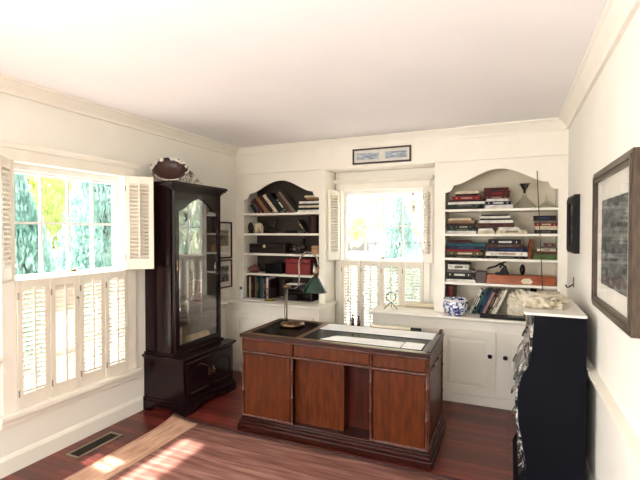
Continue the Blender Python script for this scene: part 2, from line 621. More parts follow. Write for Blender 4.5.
# ------------------------------------------------------------------ shutters (local: hinge at origin, panel along +x, room side -y)
def shutter(label, loc, rotz, w, h, group, slat=-38, knob=False):
    t = thing('louvered_shutter', label, 'shutter', loc, (0, 0, rotz), group)
    st, rt, rb, d = 0.036, 0.06, 0.085, 0.024
    bm = nb()
    box(bm, 0, st, -d, 0, 0, h)
    box(bm, w - st, w, -d, 0, 0, h)
    box(bm, st, w - st, -d, 0, 0, rb)
    box(bm, st, w - st, -d, 0, h - rt, h)
    obj('frame', bm, M_SHUT, t, bevel=0.002)
    bm = nb()
    n = int((h - rt - rb) / 0.030)
    p = (h - rt - rb) / n
    for i in range(n):
        z = rb + p * (i + 0.5)
        mt = Matrix.Translation((0, -d / 2, z)) @ Matrix.Rotation(R(slat), 4, 'X')
        box(bm, st - 0.003, w - st + 0.003, -0.017, 0.017, -0.003, 0.003, mt)
    obj('louvers', bm, M_SHUT, t)
    bm = nb()
    box(bm, w / 2 - 0.006, w / 2 + 0.006, -d - 0.012, -d + 0.002, rb + 0.01, h - rt + 0.012)
    obj('tilt_rod', bm, M_SHUT, t)
    for z in (0.1, h - 0.1):
        bm = nb()
        tube(bm, [(0.005, -d - 0.002, z - 0.022), (0.005, -d - 0.002, z + 0.022)], 0.0045)
        obj('hinge', bm, M_GREY, t)
    if knob:
        bm = nb()
        ball(bm, (w - 0.018, -d - 0.008, h * 0.80), 0.009, 2)
        obj('knob', bm, M_BRASS, t, smooth=True)
    return t


SH_LO, SH_HI = 0.384, 1.205
pw = (WL[1] - WL[0]) / 4
nm = ['leftmost closed lower shutter of the left window, nearest the floor vent end',
      'bright open-slatted lower shutter, second from left in the left window',
      'third lower shutter from the left in the left window',
      'lower shutter of the left window nearest the dark cabinet']
for i in range(4):
    shutter(nm[i], (XL + 0.002, WL[0] + i * pw + 0.002, SH_LO), PI / 2, pw - 0.004, SH_HI - SH_LO - 0.004,
            'lower shutters of the left window', slat=(-38, 56, -38, -38)[i], knob=(i in (1,)))
shutter('open upper shutter at the left edge of the left window', (XL + 0.012, WL[0] - 0.012, SH_HI), R(-45), 0.215, 0.745, 'upper shutters of the left window', slat=-40)
shutter('open upper shutter beside the dark cabinet, front leaf', (XL + 0.03, WL[1] - 0.03, SH_HI), R(43), 0.215, 0.745, 'upper shutters of the left window', slat=-40)
shutter('upper shutter leaf folded behind another, touching the dark cabinet side', (XL + 0.015, WL[1] + 0.012, SH_HI), R(43), 0.19, 0.745, 'upper shutters of the left window', slat=-40)
pw = (WB[1] - WB[0]) / 4
nm = ['leftmost lower shutter of the back window, beside the green lamp',
      'second lower shutter from left in the back window',
      'third lower shutter of the back window, partly behind the countertop',
      'rightmost lower shutter of the back window, half behind the countertop']
for i in range(4):
    shutter(nm[i], (WB[0] + i * pw + 0.002, YW - 0.002, SH_LO), 0, pw - 0.004, SH_HI - SH_LO - 0.004,
            'lower shutters of the back window', slat=-25)
shutter('open upper shutter on the left of the back window', (WB[0] - 0.012, YW - 0.03, SH_HI), R(-101), 0.215, 0.745, 'upper shutters of the back window', slat=-40)
t = shutter('open upper shutter on the right of the back window', (WB[1] + 0.012, YW - 0.03, SH_HI), R(-56), 0.215, 0.745, 'upper shutters of the back window', slat=40)


# ------------------------------------------------------------------ built-in bookcases
SHELVES = [1.712, 1.49, 1.268, 1.045]
CT = 0.76     # counter top height


def bookcase(label, xa, xb, oa, ob_, lining=None):
    cx = (xa + xb) / 2
    t = thing('built_in_bookcase', label, 'bookcase', (cx, YW, CT))
    O = (cx, YW, CT)
    Z0, Z1 = CT + 0.001, 2.146
    bm = nb()
    box(bm, xa, oa, YB, YB + 0.022, Z0, Z1)
    box(bm, ob_, xb, YB, YB + 0.022, Z0, Z1)
    # arched head
    N = 48
    lo, hi = [], []
    for i in range(N + 1):
        s = i / N
        x = oa + (ob_ - oa) * s
        e = min(s, 1 - s)
        if e < 0.075:
            q = e / 0.075
            z = 1.865 + 0.055 * (1 - math.sqrt(max(0, 1 - q * q)))
        elif e < 0.10:
            z = 1.92 + 0.012
        else:
            q = (e - 0.10) / 0.40
            z = 1.932 + 0.130 * math.sin(q * PI / 2) ** 1.5 * (1 if q > 0.0 else 0)
        lo.append((x, z)); hi.append((x, Z1))
    strip(bm, lo, hi, YB, YB + 0.022)
    obj('face_frame', bm, M_TRIM, t, O)
    bm = nb()
    box(bm, xa + 0.001, oa - 0.001, YB + 0.022, YW - 0.012, Z0, Z1); obj('side_panel', bm, M_TRIM, t, O)
    bm = nb()
    box(bm, ob_ + 0.001, xb - 0.001, YB + 0.022, YW - 0.012, Z0, Z1); obj('side_panel', bm, M_TRIM, t, O)
    bm = nb()
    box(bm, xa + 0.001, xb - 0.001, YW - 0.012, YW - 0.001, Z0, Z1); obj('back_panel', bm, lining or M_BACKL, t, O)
    for z in SHELVES:
        bm = nb()
        box(bm, oa - 0.001, ob_ + 0.001, YB + 0.003, YW - 0.012, z - 0.022, z); obj('shelf', bm, M_TRIM, t, O, bevel=0.002)
    return t


BLX = (XL + 0.001, on_y(325, 200, YB).x, on_y(244, 230, YB).x, on_y(319, 230, YB).x)
BRX = (on_y(434.5, 200, YB).x, XR - 0.001, on_y(445, 230, YB).x, on_y(558, 230, YB).x)
bookcase('left arched built-in bookcase with shade painted into its back, behind the green lamp', *BLX, lining=LINING_L_SHADED)
bookcase('right arched built-in bookcase with piles of lying books', *BRX)


def base_cabinet(label, xa, xb, yf, doors):
    cx = (xa + xb) / 2
    O = (cx, YW, 0)
    t = thing('base_cabinet', label, 'cabinet', O)
    bm = nb()
    box(bm, xa, xb, yf, YW - 0.05, 0.0, CT - 0.032)
    box(bm, xa, xb, yf - 0.012, yf, 0, 0.075)
    obj('carcass', bm, M_TRIM, t, O, bevel=0.003)
    for (da, db, kx) in doors:
        z0, z1 = 0.095, 0.645
        bm = nb()
        frame_ring(bm, da, db, z0, z1, 0.065, yf - 0.02, yf)
        box(bm, da + 0.06, db - 0.06, yf - 0.010, yf, z0 + 0.06, z1 - 0.06)
        # raised field
        a, b, c, d = da + 0.072, db - 0.072, z0 + 0.072, z1 - 0.072
        e = 0.028
        v = [bm.verts.new(p) for p in [(a, yf - 0.010, c), (b, yf - 0.010, c), (b, yf - 0.010, d), (a, yf - 0.010, d),
                                       (a + e, yf - 0.019, c + e), (b - e, yf - 0.019, c + e), (b - e, yf - 0.019, d - e), (a + e, yf - 0.019, d - e)]]
        for f in [(0, 1, 5, 4), (1, 2, 6, 5), (2, 3, 7, 6), (3, 0, 4, 7), (4, 5, 6, 7)]:
            bm.faces.new([v[i] for i in f])
        dr = obj('door', bm, M_TRIM, t, O)
        if kx is not None:
            bm = nb()
            lathe(bm, [(0.006, 0), (0.006, 0.012), (0.017, 0.018), (0.019, 0.024), (0.014, 0.032), (0, 0.034)], 16,
                  mtx=Matrix.Translation(Vector((kx, yf - 0.02, 0.445)) - Vector(O)) @ Matrix.Rotation(PI / 2, 4, 'X'))
            obj('knob', bm, M_BLACK, dr, smooth=True)
    return t


YCR, YCL = 3.985, 3.93
XC = -1.20
base_cabinet('right cream base cabinet with black door knobs', XC, XR - 0.001, YCR,
             [(-1.12, -0.60, -0.64), (-0.575, on_y(495.5, 360, YCR).x, on_y(490, 363, YCR).x), (on_y(501.8, 360, YCR).x, 0.36, on_y(505.3, 365, YCR).x)])
base_cabinet('left cream base cabinet under the darker bookcase', XL + 0.001, BLX[1] + 0.02, YCL,
             [(-2.74, on_y(271.5, 340, YCL).x, -2.32), (on_y(275.5, 340, YCL).x, -1.79, -2.18)])


def countertop(label, xa, xb, yf):
    bm = nb()
    prism(bm, [(yf - 0.03, CT - 0.026), (yf - 0.035, CT - 0.014), (yf - 0.03, CT), (YW - 0.05, CT), (YW - 0.05, CT - 0.03), (yf - 0.012, CT - 0.03)], 'x', xa, xb)
    o = obj('countertop', bm, M_TRIM, None, ((xa + xb) / 2, YW, CT - 0.03))
    return tag(o, label, 'countertop')


countertop('right cream countertop holding the blue and white bowl', XC - 0.02, XR - 0.002, YCR)
countertop('left cream countertop under the darker bookcase', XL + 0.002, BLX[1] + 0.045, YCL)

# ------------------------------------------------------------------ floor vent
c0, c1 = on_z(72, 456, 0.0), on_z(114, 437, 0.0)
t = thing('floor_vent', 'pale metal floor vent under the left window', 'vent', (-2.675, 2.15, 0))
bm = nb()
for (x0, x1, y0, y1) in ((-0.062, 0.062, -0.185, -0.165), (-0.062, 0.062, 0.165, 0.185), (-0.062, -0.044, -0.165, 0.165), (0.044, 0.062, -0.165, 0.165)):
    box(bm, x0, x1, y0, y1, 0.0005, 0.005)
obj('frame', bm, M_GREY, t)
bm = nb(); box(bm, -0.044, 0.044, -0.165, 0.165, 0.0003, 0.0012); obj('duct', bm, M_BLACK, t)
bm = nb()
for i in range(30):
    y = -0.16 + i * 0.011
    box(bm, -0.044, 0.044, y, y + 0.003, 0.0012, 0.004)
obj('grille', bm, mat('dark_vent_metal', (70, 62, 54), 0.4, 0.6), t)

# ------------------------------------------------------------------ rug
t = thing('rug', 'faded rust and mauve rug in front of the desk, partly sunlit', 'rug', (-1.2, 1.3, 0))
RX0, RX1, RY0, RY1 = -2.46, 0.02, 0.1, 2.70
bm = nb()
nx, ny = 60, 60
g = [[None] * (ny + 1) for _ in range(nx + 1)]
for i in range(nx + 1):
    for j in range(ny + 1):
        x = RX0 + (RX1 - RX0) * i / nx
        y = RY0 + (RY1 - RY0) * j / ny
        z = 0.011 + 0.003 * noise.noise(Vector((x * 2.5, y * 2.5, 0)))
        cc = math.hypot(x - RX0, y - RY1)
        z += 0.035 * max(0, 1 - cc / 0.28) ** 2
        g[i][j] = (x, y, z)
def rug_part(i0, i1):
    b_ = nb()
    v_ = {}
    for i in range(i0, i1 + 1):
        for j in range(ny + 1):
            x, y, z = g[i][j]
            v_[i, j, 1] = b_.verts.new((x, y, z))
            v_[i, j, 0] = b_.verts.new((x, y, max(0.001, z - 0.009)))
    for i in range(i0, i1):
        for j in range(ny):
            b_.faces.new((v_[i, j, 1], v_[i + 1, j, 1], v_[i + 1, j + 1, 1], v_[i, j + 1, 1]))
            b_.faces.new((v_[i, j + 1, 0], v_[i + 1, j + 1, 0], v_[i + 1, j, 0], v_[i, j, 0]))
        b_.faces.new((v_[i, 0, 0], v_[i + 1, 0, 0], v_[i + 1, 0, 1], v_[i, 0, 1]))
        b_.faces.new((v_[i + 1, ny, 0], v_[i, ny, 0], v_[i, ny, 1], v_[i + 1, ny, 1]))
    for j in range(ny):
        b_.faces.new((v_[i0, j + 1, 0], v_[i0, j, 0], v_[i0, j, 1], v_[i0, j + 1, 1]))
        b_.faces.new((v_[i1, j, 0], v_[i1, j + 1, 0], v_[i1, j + 1, 1], v_[i1, j, 1]))
    return b_


bm.free()
M_RUGSUN = mat('peach_sunlit_rug', (196, 158, 132), 0.95, rgb2=(150, 106, 84), scale=5, stretch=(8, 1, 1), detail=5, contrast=(0.4, 0.75))  # sunlight along the rug's left edge, painted in as a peach band
obj('sunlit_band', rug_part(0, 6), M_RUGSUN, t, (-1.2, 1.3, 0), smooth=True)
obj('woven_field', rug_part(6, nx), M_RUG, t, (-1.2, 1.3, 0), smooth=True)
bm = nb()
pts = [(RX0 + (RX1 - RX0) * k / 60, RY1, g[k][ny][2]) for k in range(61)]
tube(bm, pts, 0.009, 6)
obj('bound_edge', bm, M_RUGEDGE, t, (-1.2, 1.3, 0), smooth=True)

# ------------------------------------------------------------------ desk
DX0, DX1, DY0, DY1, DZ = -1.86, -0.47, 2.78, 3.38, 0.735
KX0, KX1 = -1.437, -0.845
DO = ((DX0 + DX1) / 2, (DY0 + DY1) / 2, 0)
desk = thing('pedestal_desk', 'mahogany pedestal desk with bamboo trim standing mid room', 'desk', DO)


def dobj(name, bm, m, par=None, **k):
    return obj(name, bm, m, par or desk, DO, **k)


def plinth(bm, x0, x1, y0, y1):
    for (e, z0, z1) in ((0.03, 0.0, 0.05), (0.022, 0.05, 0.075), (0.014, 0.075, 0.094), (0.006, 0.094, 0.108)):
        box(bm, x0 - e, x1 + e, y0 - e, y1 + e, z0, z1)


for (x0, x1) in ((DX0, KX0), (KX1, DX1)):
    bm = nb(); box(bm, x0 + 0.004, x1 - 0.004, DY0 + 0.004, DY1 - 0.004, 0.108, 0.70)
    ped = dobj('pedestal', bm, M_DESKD)
    bm = nb()
    box(bm, x0 + 0.02, x1 - 0.02, DY0 - 0.001, DY0 + 0.004, 0.12, 0.582)
    obj('front_panel', bm, M_DESK, ped, DO)
    bm = nb()
    xs_, sg = (x1, -1) if x1 == DX1 else (x0, 1)
    box(bm, xs_ - 0.004 if sg < 0 else xs_ - 0.001, xs_ + 0.001 if sg < 0 else xs_ + 0.004, DY0 + 0.02, DY1 - 0.02, 0.12, 0.582)
    obj('end_panel', bm, M_DESK, ped, DO)
bm = nb(); plinth(bm, DX0, DX1, DY0, DY1); dobj('plinth', bm, M_DESKD, bevel=0.003)
# kneehole
bm = nb(); box(bm, KX0 - 0.001, -1.055, DY0 + 0.05, DY0 + 0.07, 0.108, 0.60); dobj('modesty_panel', bm, M_DESK)
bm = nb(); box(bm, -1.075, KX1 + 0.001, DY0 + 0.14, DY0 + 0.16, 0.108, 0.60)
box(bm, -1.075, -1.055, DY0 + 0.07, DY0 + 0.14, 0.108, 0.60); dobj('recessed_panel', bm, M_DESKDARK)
# apron rail and drawers
bm = nb(); box(bm, KX0, KX1, DY0 + 0.006, DY1 - 0.006, 0.60, 0.70); dobj('apron', bm, M_DESKD)
for (x0, x1) in ((DX0 + 0.018, KX0 - 0.014), (KX0 + 0.014, KX1 - 0.014), (KX1 + 0.014, DX1 - 0.018)):
    bm = nb(); box(bm, x0, x1, DY0 - 0.002, DY0 + 0.008, 0.612, 0.688)
    dobj('drawer', bm, M_DESK, bevel=0.002)
bm = nb(); box(bm, DX1 - 0.006, DX1 + 0.002, DY0 + 0.02, DY1 - 0.02, 0.612, 0.688); dobj('end_drawer_panel', bm, M_DESK)


def bamboo(p0, p1, r=0.0085):
    p0, p1 = Vector(p0), Vector(p1)
    L = (p1 - p0).length
    n = max(2, int(L / 0.16))
    pts, rs = [], []
    for i in range(n + 1):
        for (o, k) in ((-0.012, 1.0), (-0.006, 1.3), (0, 1.45), (0.006, 1.3), (0.012, 1.0)):
            s = i / n * L + o
            if 0 <= s <= L:
                pts.append(p0 + (p1 - p0) * (s / L)); rs.append(r * k)
    bm = nb(); tube(bm, pts, rs, 10)
    dobj('bamboo_moulding', bm, M_BAMBOO, smooth=True)


yf = DY0 - 0.003
for x in (DX0 + 0.006, KX0, KX1, DX1 - 0.006):
    bamboo((x, yf, 0.108), (x, yf, 0.70))
for (a, b) in ((DX0, KX0), (KX0, KX1), (KX1, DX1)):
    bamboo((a + 0.008, yf, 0.598), (b - 0.008, yf, 0.598))
    bamboo((a + 0.008, yf, 0.700), (b - 0.008, yf, 0.700))
for (a, b) in ((DX0, KX0), (KX1, DX1)):
    bamboo((a + 0.008, yf, 0.115), (b - 0.008, yf, 0.115))
for y in (DY0 + 0.006, DY1 - 0.006):
    bamboo((DX1 + 0.003, y, 0.108), (DX1 + 0.003, y, 0.70))
for z in (0.115, 0.598, 0.700):
    bamboo((DX1 + 0.003, DY0 + 0.01, z), (DX1 + 0.003, DY1 - 0.01, z))
# top: rim frame with three sunk insets
XA, XB_ = -1.43, -1.385       # divider position
bm = nb()
e = 0.016
frame = [(DX0 - e, DX1 + e, DY0 - e, DY0 + 0.045), (DX0 - e, DX1 + e, DY1 - 0.045, DY1 + e), (DX0 - e, DX0 + 0.045, DY0 + 0.045, DY1 - 0.045),
         (DX1 - 0.045, DX1 + e, DY0 + 0.045, DY1 - 0.045), (XA, XB_, DY0 + 0.045, DY1 - 0.045)]
for f in frame:
    box(bm, *f, 0.708, DZ)
dobj('top_frame', bm, M_DESKD, bevel=0.002)
bm = nb(); box(bm, DX0 + 0.045, XA, DY0 + 0.045, DY1 - 0.045, 0.708, DZ - 0.003); dobj('leather_inset', bm, M_LEATHER)
bm = nb(); box(bm, XB_, DX1 - 0.045, DY0 + 0.045, DY1 - 0.045, 0.708, DZ - 0.003); dobj('leather_inset', bm, M_LEATHER)
for x in (XA + 0.008, XB_ - 0.014, DX0 + 0.022):
    bm = nb(); box(bm, x, x + 0.006, DY0 + 0.03, DY1 - 0.03, DZ - 0.001, DZ + 0.001); dobj('inlay_strip', bm, M_INLAY)
for y in (DY0 + 0.02, DY1 - 0.028):
    bm = nb(); box(bm, DX0 + 0.022, DX1 - 0.022, y, y + 0.005, DZ - 0.001, DZ + 0.001); dobj('inlay_strip', bm, M_INLAY)
# end gallery with rounded corners
bm = nb()
prof = [(DY0 + 0.02, DZ), (DY0 + 0.02, DZ + 0.006), (DY1 - 0.10, DZ + 0.012), (DY1 - 0.06, DZ + 0.03), (DY1 - 0.02, DZ + 0.036), (DY1 + 0.005, DZ + 0.026), (DY1 + 0.012, DZ)]
prism(bm, prof, 'x', DX1 - 0.012, DX1 + 0.012)
dobj('end_gallery', bm, M_DESKD, bevel=0.002)


# papers on desk, and a window reflection laid as a white strip
def sheet(label, corners, z, th, cat='paper', name='white_sheet', m=M_WHITEP):
    bm = nb()
    pts = [(c.x, c.y) for c in corners]
    cx = sum(p[0] for p in pts) / len(pts); cy = sum(p[1] for p in pts) / len(pts)
    prism(bm, pts, 'z', z, z + th)
    return tag(obj(name, bm, m, None, (cx, cy, z)), label, cat)


z = DZ + 0.0012
def W(u, v, z=DZ):
    return on_z(u, v, z)
px0, px1 = -1.375, -0.50
bm_pts = [Vector((px0, 3.14, 0)), Vector((px1, 3.14, 0)), Vector((px1, 3.338, 0)), Vector((px0, 3.338, 0))]
sheet('long white strip drawn as window reflection along the back edge of the desk', bm_pts, z, 0.004)  # shutters mirrored in the desk top, modelled as a flat white strip
a = [Vector((-1.13 + 0.07 * math.cos(q), 2.905 + 0.075 * math.sin(q), 0)) for q in [PI - 0.0 + 0, PI * 0.8, PI * 0.65, PI * 0.5]]
pts = [Vector((-1.24, 2.84, 0))] + a + [Vector((-0.665, 2.985, 0)), Vector((-0.665, 2.84, 0))]
sheet('large white sheet with a rounded corner at the front of the desk', pts, z, 0.003)
pts = [Vector((-0.655, 2.84, 0)), Vector((-0.655, 2.985, 0)), Vector((-0.525, 2.985, 0)), Vector((-0.525, 2.84, 0))]
sheet('small white card at the front right corner of the desk', pts, z, 0.006)

# brush / pen on the desk's back edge
p0, p1 = Vector((-1.02, 3.366, DZ + 0.0155)), Vector((-0.62, 3.360, DZ + 0.0155))
t = thing('drafting_tube', 'thin cream tube with black end on back edge of desk', 'tube', p0)
bm = nb(); tube(bm, [p0, p0.lerp(p1, 0.8)], 0.012, 12); obj('body', bm, M_CREAMP, t, p0, smooth=True)
bm = nb(); tube(bm, [p0.lerp(p1, 0.8), p1], 0.013, 12); obj('cap', bm, M_BLACK, t, p0, smooth=True)

# ------------------------------------------------------------------ desk lamp
lb = W(292.5, 325.5)
LBX, LBY = lb.x, lb.y
LP = on_y(286, 322, LBY).x
lx = LP
t = thing('desk_lamp', 'brass desk lamp with green cone shade on the desk', 'lamp', (LBX, LBY, DZ))
O = (LBX, LBY, DZ)
bm = nb()
lathe(bm, [(0, 0.0015), (0.095, 0.0015), (0.102, 0.008), (0.102, 0.016), (0.094, 0.026), (0.06, 0.033), (0.02, 0.036), (0, 0.037)], 40)
obj('base', bm, M_BRASS, t, smooth=True)
def LQ(u, v, y=LBY):
    return on_y(u, v, y)
jz = LQ(287, 287).z
bm = nb(); tube(bm, [(lx, LBY, DZ + 0.028), (lx, LBY, DZ + 0.06), (lx, LBY, jz)], [0.017, 0.0135, 0.0135], 14); obj('pole', bm, M_CHROME, t, O, smooth=True)
bm = nb()
ball(bm, (lx, LBY, jz), 0.024, 2)
tube(bm, [(lx - 0.03, LBY - 0.012, jz + 0.006), (lx + 0.045, LBY - 0.012, jz + 0.006)], 0.012, 10)
obj('joint', bm, M_BRASS, t, O, smooth=True)
bm = nb()
pts = [LQ(288, 287), LQ(294, 289), LQ(298, 287), LQ(299.5, 280)]
for k in range(13):
    q = PI - k / 12 * PI
    pts.append(LQ(308.5 + 9.5 * math.cos(q), 264 - 12 * math.sin(q)))
pts.append(LQ(318, 270)); 
tube(bm, pts, 0.0075, 10)
obj('arm', bm, M_CHROME, t, O, smooth=True)
s0 = LQ(315.5, 277.5)
sk = LQ(318, 268)
bm = nb(); tube(bm, [sk + Vector((0, 0, 0.01)), s0], [0.015, 0.02], 14); obj('socket', bm, M_BRASS, t, O, smooth=True)
tl = Matrix.Translation(s0) @ Matrix.Rotation(R(4), 4, 'Y')
bm = nb()
lathe(bm, [(0.024, 0.004), (0.03, -0.004), (0.105, -0.112), (0.102, -0.112), (0.027, -0.006)], 40, mtx=tl)
obj('lamp_shade', bm, M_GREEN, t, O, smooth=False)
bm = nb()
ball(bm, tl @ Vector((0, 0, -0.05)), 0.024, 2, (1, 1, 1.3)); obj('bulb', bm, M_WHITEP, t, O, smooth=True)

# ------------------------------------------------------------------ dark display cabinet (faces +x)
CX0, CXF, CY0, CY1 = XL + 0.002, -2.42, 2.765, 3.45
UXF, UY0, UY1 = -2.545, 2.785, 3.43
cab = thing('display_cabinet', 'tall dark cherry display cabinet with arched glass door against left wall', 'cabinet', ((CX0 + CXF) / 2, (CY0 + CY1) / 2, 0))
CO = tuple(cab.location)


def cobj(name, bm, m, par=None, **k):
    return obj(name, bm, m, par or cab, CO, **k)


bm = nb()
box(bm, CX0, CXF, CY0, CY1, 0.10, 0.44)
cobj('lower_case', bm, M_DARK, bevel=0.003)
bm = nb()
# bracket base: front board with cut-out, side board
e = 0.022
outl = [(CY0 - e, 0), (CY0 + 0.11, 0), (CY0 + 0.13, 0.03), (CY0 + 0.17, 0.045), (CY1 - 0.17, 0.045), (CY1 - 0.13, 0.03), (CY1 - 0.11, 0), (CY1 + e, 0), (CY1 + e, 0.085), (CY0 - e, 0.085)]
prism(bm, outl, 'x', CXF - 0.002, CXF + e)
outl = [(CX0, 0), (CX0 + 0.09, 0), (CX0 + 0.13, 0.045), (CXF - 0.11, 0.045), (CXF - 0.08, 0), (CXF - 0.002, 0), (CXF - 0.002, 0.085), (CX0, 0.085)]
prism(bm, outl, 'y', CY0 - e, CY0 + 0.002)
prism(bm, outl, 'y', CY1 - 0.002, CY1 + e)
box(bm, CX0, CXF + 0.012, CY0 - 0.012, CY1 + 0.012, 0.085, 0.108)
cobj('bracket_base', bm, M_DARK, bevel=0.003)
bm = nb()
box(bm, CX0, CXF + 0.012, CY0 - 0.012, CY1 + 0.012, 0.44, 0.452)
box(bm, CX0, CXF + 0.024, CY0 - 0.024, CY1 + 0.024, 0.452, 0.472)
box(bm, CX0, UXF + 0.02, UY0 - 0.02, UY1 + 0.02, 0.472, 0.49)
cobj('waist_moulding', bm, M_DARK, bevel=0.004)
ym = (CY0 + CY1) / 2
for (a, b, hy) in ((CY0 + 0.03, ym - 0.004, ym - 0.03), (ym + 0.004, CY1 - 0.03, ym + 0.03)):
    bm = nb(); box(bm, CXF - 0.004, CXF + 0.012, a, b, 0.125, 0.425)
    d = cobj('door', bm, M_DARK, bevel=0.004)
    bm = nb()
    ia, ib, z0, z1 = a + 0.04, b - 0.04, 0.165, 0.335
    pts = [(CXF + 0.012, ia, z0), (CXF + 0.012, ib, z0), (CXF + 0.012, ib, z1)]
    for k in range(1, 10):
        s = k / 10
        pts.append((CXF + 0.012, ib + (ia - ib) * s, z1 + 0.045 * math.sin(PI * s) ** 1.5))
    pts += [(CXF + 0.012, ia, z1), (CXF + 0.012, ia, z0)]
    tube(bm, pts, 0.006, 6)
    obj('panel_moulding', bm, M_DARK, d, CO)
    bm = nb()
    ball(bm, (CXF + 0.014, hy, 0.30), 0.014, 2, (0.4, 1, 1.4))
    tube(bm, [(CXF + 0.02, hy + 0.016 * math.cos(q), 0.278 + 0.02 * math.sin(q)) for q in [k * PI / 6 for k in range(13)]], 0.003, 6)
    obj('handle', bm, M_BRASS, d, CO, smooth=True)
# upper case
bm = nb()
box(bm, CX0, UXF, UY0, UY0 + 0.022, 0.49, 1.86); cobj('side_panel', bm, M_DARK)
bm = nb()
box(bm, CX0, UXF, UY1 - 0.022, UY1, 0.49, 1.86); cobj('side_panel', bm, M_DARK)
bm = nb(); box(bm, CX0, CX0 + 0.012, UY0 + 0.022, UY1 - 0.022, 0.49, 1.86); cobj('back_panel', bm, M_DARKIN)
bm = nb(); box(bm, CX0 + 0.012, UXF - 0.02, UY0 + 0.022, UY1 - 0.022, 0.49, 0.512); cobj('cabinet_floor', bm, M_DARK)
bm = nb(); box(bm, CX0 + 0.012, UXF - 0.005, UY0 + 0.022, UY1 - 0.022, 1.80, 1.86); cobj('cabinet_top', bm, M_DARK)
SHZ = 0.70
bm = nb(); box(bm, CX0 + 0.012, UXF - 0.03, UY0 + 0.022, UY1 - 0.022, SHZ - 0.014, SHZ); cobj('shelf', bm, M_DARKIN)
bm = nb()
for (o, z0, z1) in ((0.008, 1.845, 1.862), (0.022, 1.862, 1.878), (0.04, 1.878, 1.894), (0.052, 1.894, 1.915), (0.046, 1.915, 1.922)):
    box(bm, CX0, UXF + o, UY0 - o, UY1 + o, z0, z1)
cobj('cornice', bm, M_DARK, bevel=0.004)
# corner posts (chamfered)
for (ya, s) in ((UY0, 1), (UY1, -1)):
    bm = nb()
    prism(bm, [(UXF - 0.02, ya), (UXF - 0.005, ya), (UXF + 0.010, ya + s * 0.015), (UXF + 0.012, ya + s * 0.018), (UXF - 0.02, ya + s * 0.018)], 'z', 0.49, 1.845)
    cobj('corner_post', bm, M_DARK)
# glass door with arched head (local strip built in x-z then turned)
da, db, dz0, dz1 = UY0 + 0.018, UY1 - 0.018, 0.50, 1.84
sw = 0.042
bm = nb()
box(bm, UXF - 0.006, UXF + 0.016, da, da + sw, dz0, dz1)
box(bm, UXF - 0.006, UXF + 0.016, db - sw, db, dz0, dz1)
box(bm, UXF - 0.006, UXF + 0.016, da + sw, db - sw, dz0, dz0 + 0.05)
tb = nb(); lo, hi = [], []
for k in range(41):
    s = k / 40
    e_ = min(s, 1 - s)
    zz = 1.68 + (0.012 if e_ > 0.07 else 0) + (0.105 * math.sin((e_ - 0.07) / 0.43 * PI / 2) ** 1.4 if e_ > 0.07 else 0)
    lo.append((da + sw + (db - da - 2 * sw) * s, zz)); hi.append((da + sw + (db - da - 2 * sw) * s, dz1))
strip(tb, lo, hi, 0, 0.022)
for v in tb.verts:
    v.co = Vector((UXF - 0.006 + v.co.y, v.co.x, v.co.z))
me_ = bpy.data.meshes.new('tmp'); tb.to_mesh(me_); tb.free(); bm.from_mesh(me_); bpy.data.meshes.remove(me_)
gd = cobj('glass_door', bm, M_DARK)
bm = nb(); box(bm, UXF + 0.002, UXF + 0.006, da + sw - 0.01, db - sw + 0.01, dz0 + 0.04, 1.80); obj('door_pane', bm, M_CABGLASS, gd, CO)
bm = nb()
ball(bm, (UXF + 0.018, da + 0.018, 1.25), 0.009, 2); ball(bm, (UXF + 0.018, da + 0.018, 1.20), 0.008, 2); tube(bm, [(UXF + 0.017, da + 0.018, 1.18), (UXF + 0.017, da + 0.018, 1.27)], 0.004, 6)
obj('lock_plate', bm, M_BRASS, gd, CO)

# things inside the cabinet
fz = 0.5125
o = Vector((-2.63, 3.20, fz + 0.033))
bm = nb()
lathe(bm, [(0.0, -0.13), (0.02, -0.13), (0.022, -0.128), (0.033, -0.128), (0.033, 0.128), (0.022, 0.128), (0.02, 0.13), (0, 0.13)], 20, mtx=Matrix.Rotation(R(-90), 4, 'X'))
ob = obj('paper_scroll', bm, mat('aged_scroll_paper', (206, 186, 136), 0.8, rgb2=(176, 152, 104), scale=14), None, None, smooth=False)
ob.location = o; tag(ob, 'rolled cream paper scroll lying inside the dark cabinet', 'scroll')


# ------------------------------------------------------------------ books
BK = {}
COLS = {
    'white': (230, 226, 216), 'cream': (214, 200, 170), 'red': (150, 26, 30), 'dark red': (92, 22, 24), 'black': (24, 22, 22), 'navy': (30, 36, 66),
    'brown': (96, 58, 38), 'dark brown': (52, 32, 24), 'tan': (168, 128, 86), 'dark green': (30, 56, 42), 'green': (92, 124, 62), 'blue': (50, 76, 128),
    'teal': (38, 96, 108), 'grey': (128, 122, 114), 'dark grey': (62, 58, 56), 'olive': (104, 96, 58), 'pink': (206, 160, 150), 'orange brown': (150, 76, 34), 'maroon': (76, 26, 32),
}


def bmat(c):
    r = COLS[c]
    k = 0.85 if c not in ('white', 'cream') else 1.0
    r = tuple(int(x * k) for x in r)
    return mat('book_cloth_' + c.replace(' ', '_'), r, 0.55, rgb2=tuple(int(x * 0.85) for x in r), scale=20, spec=0.2)


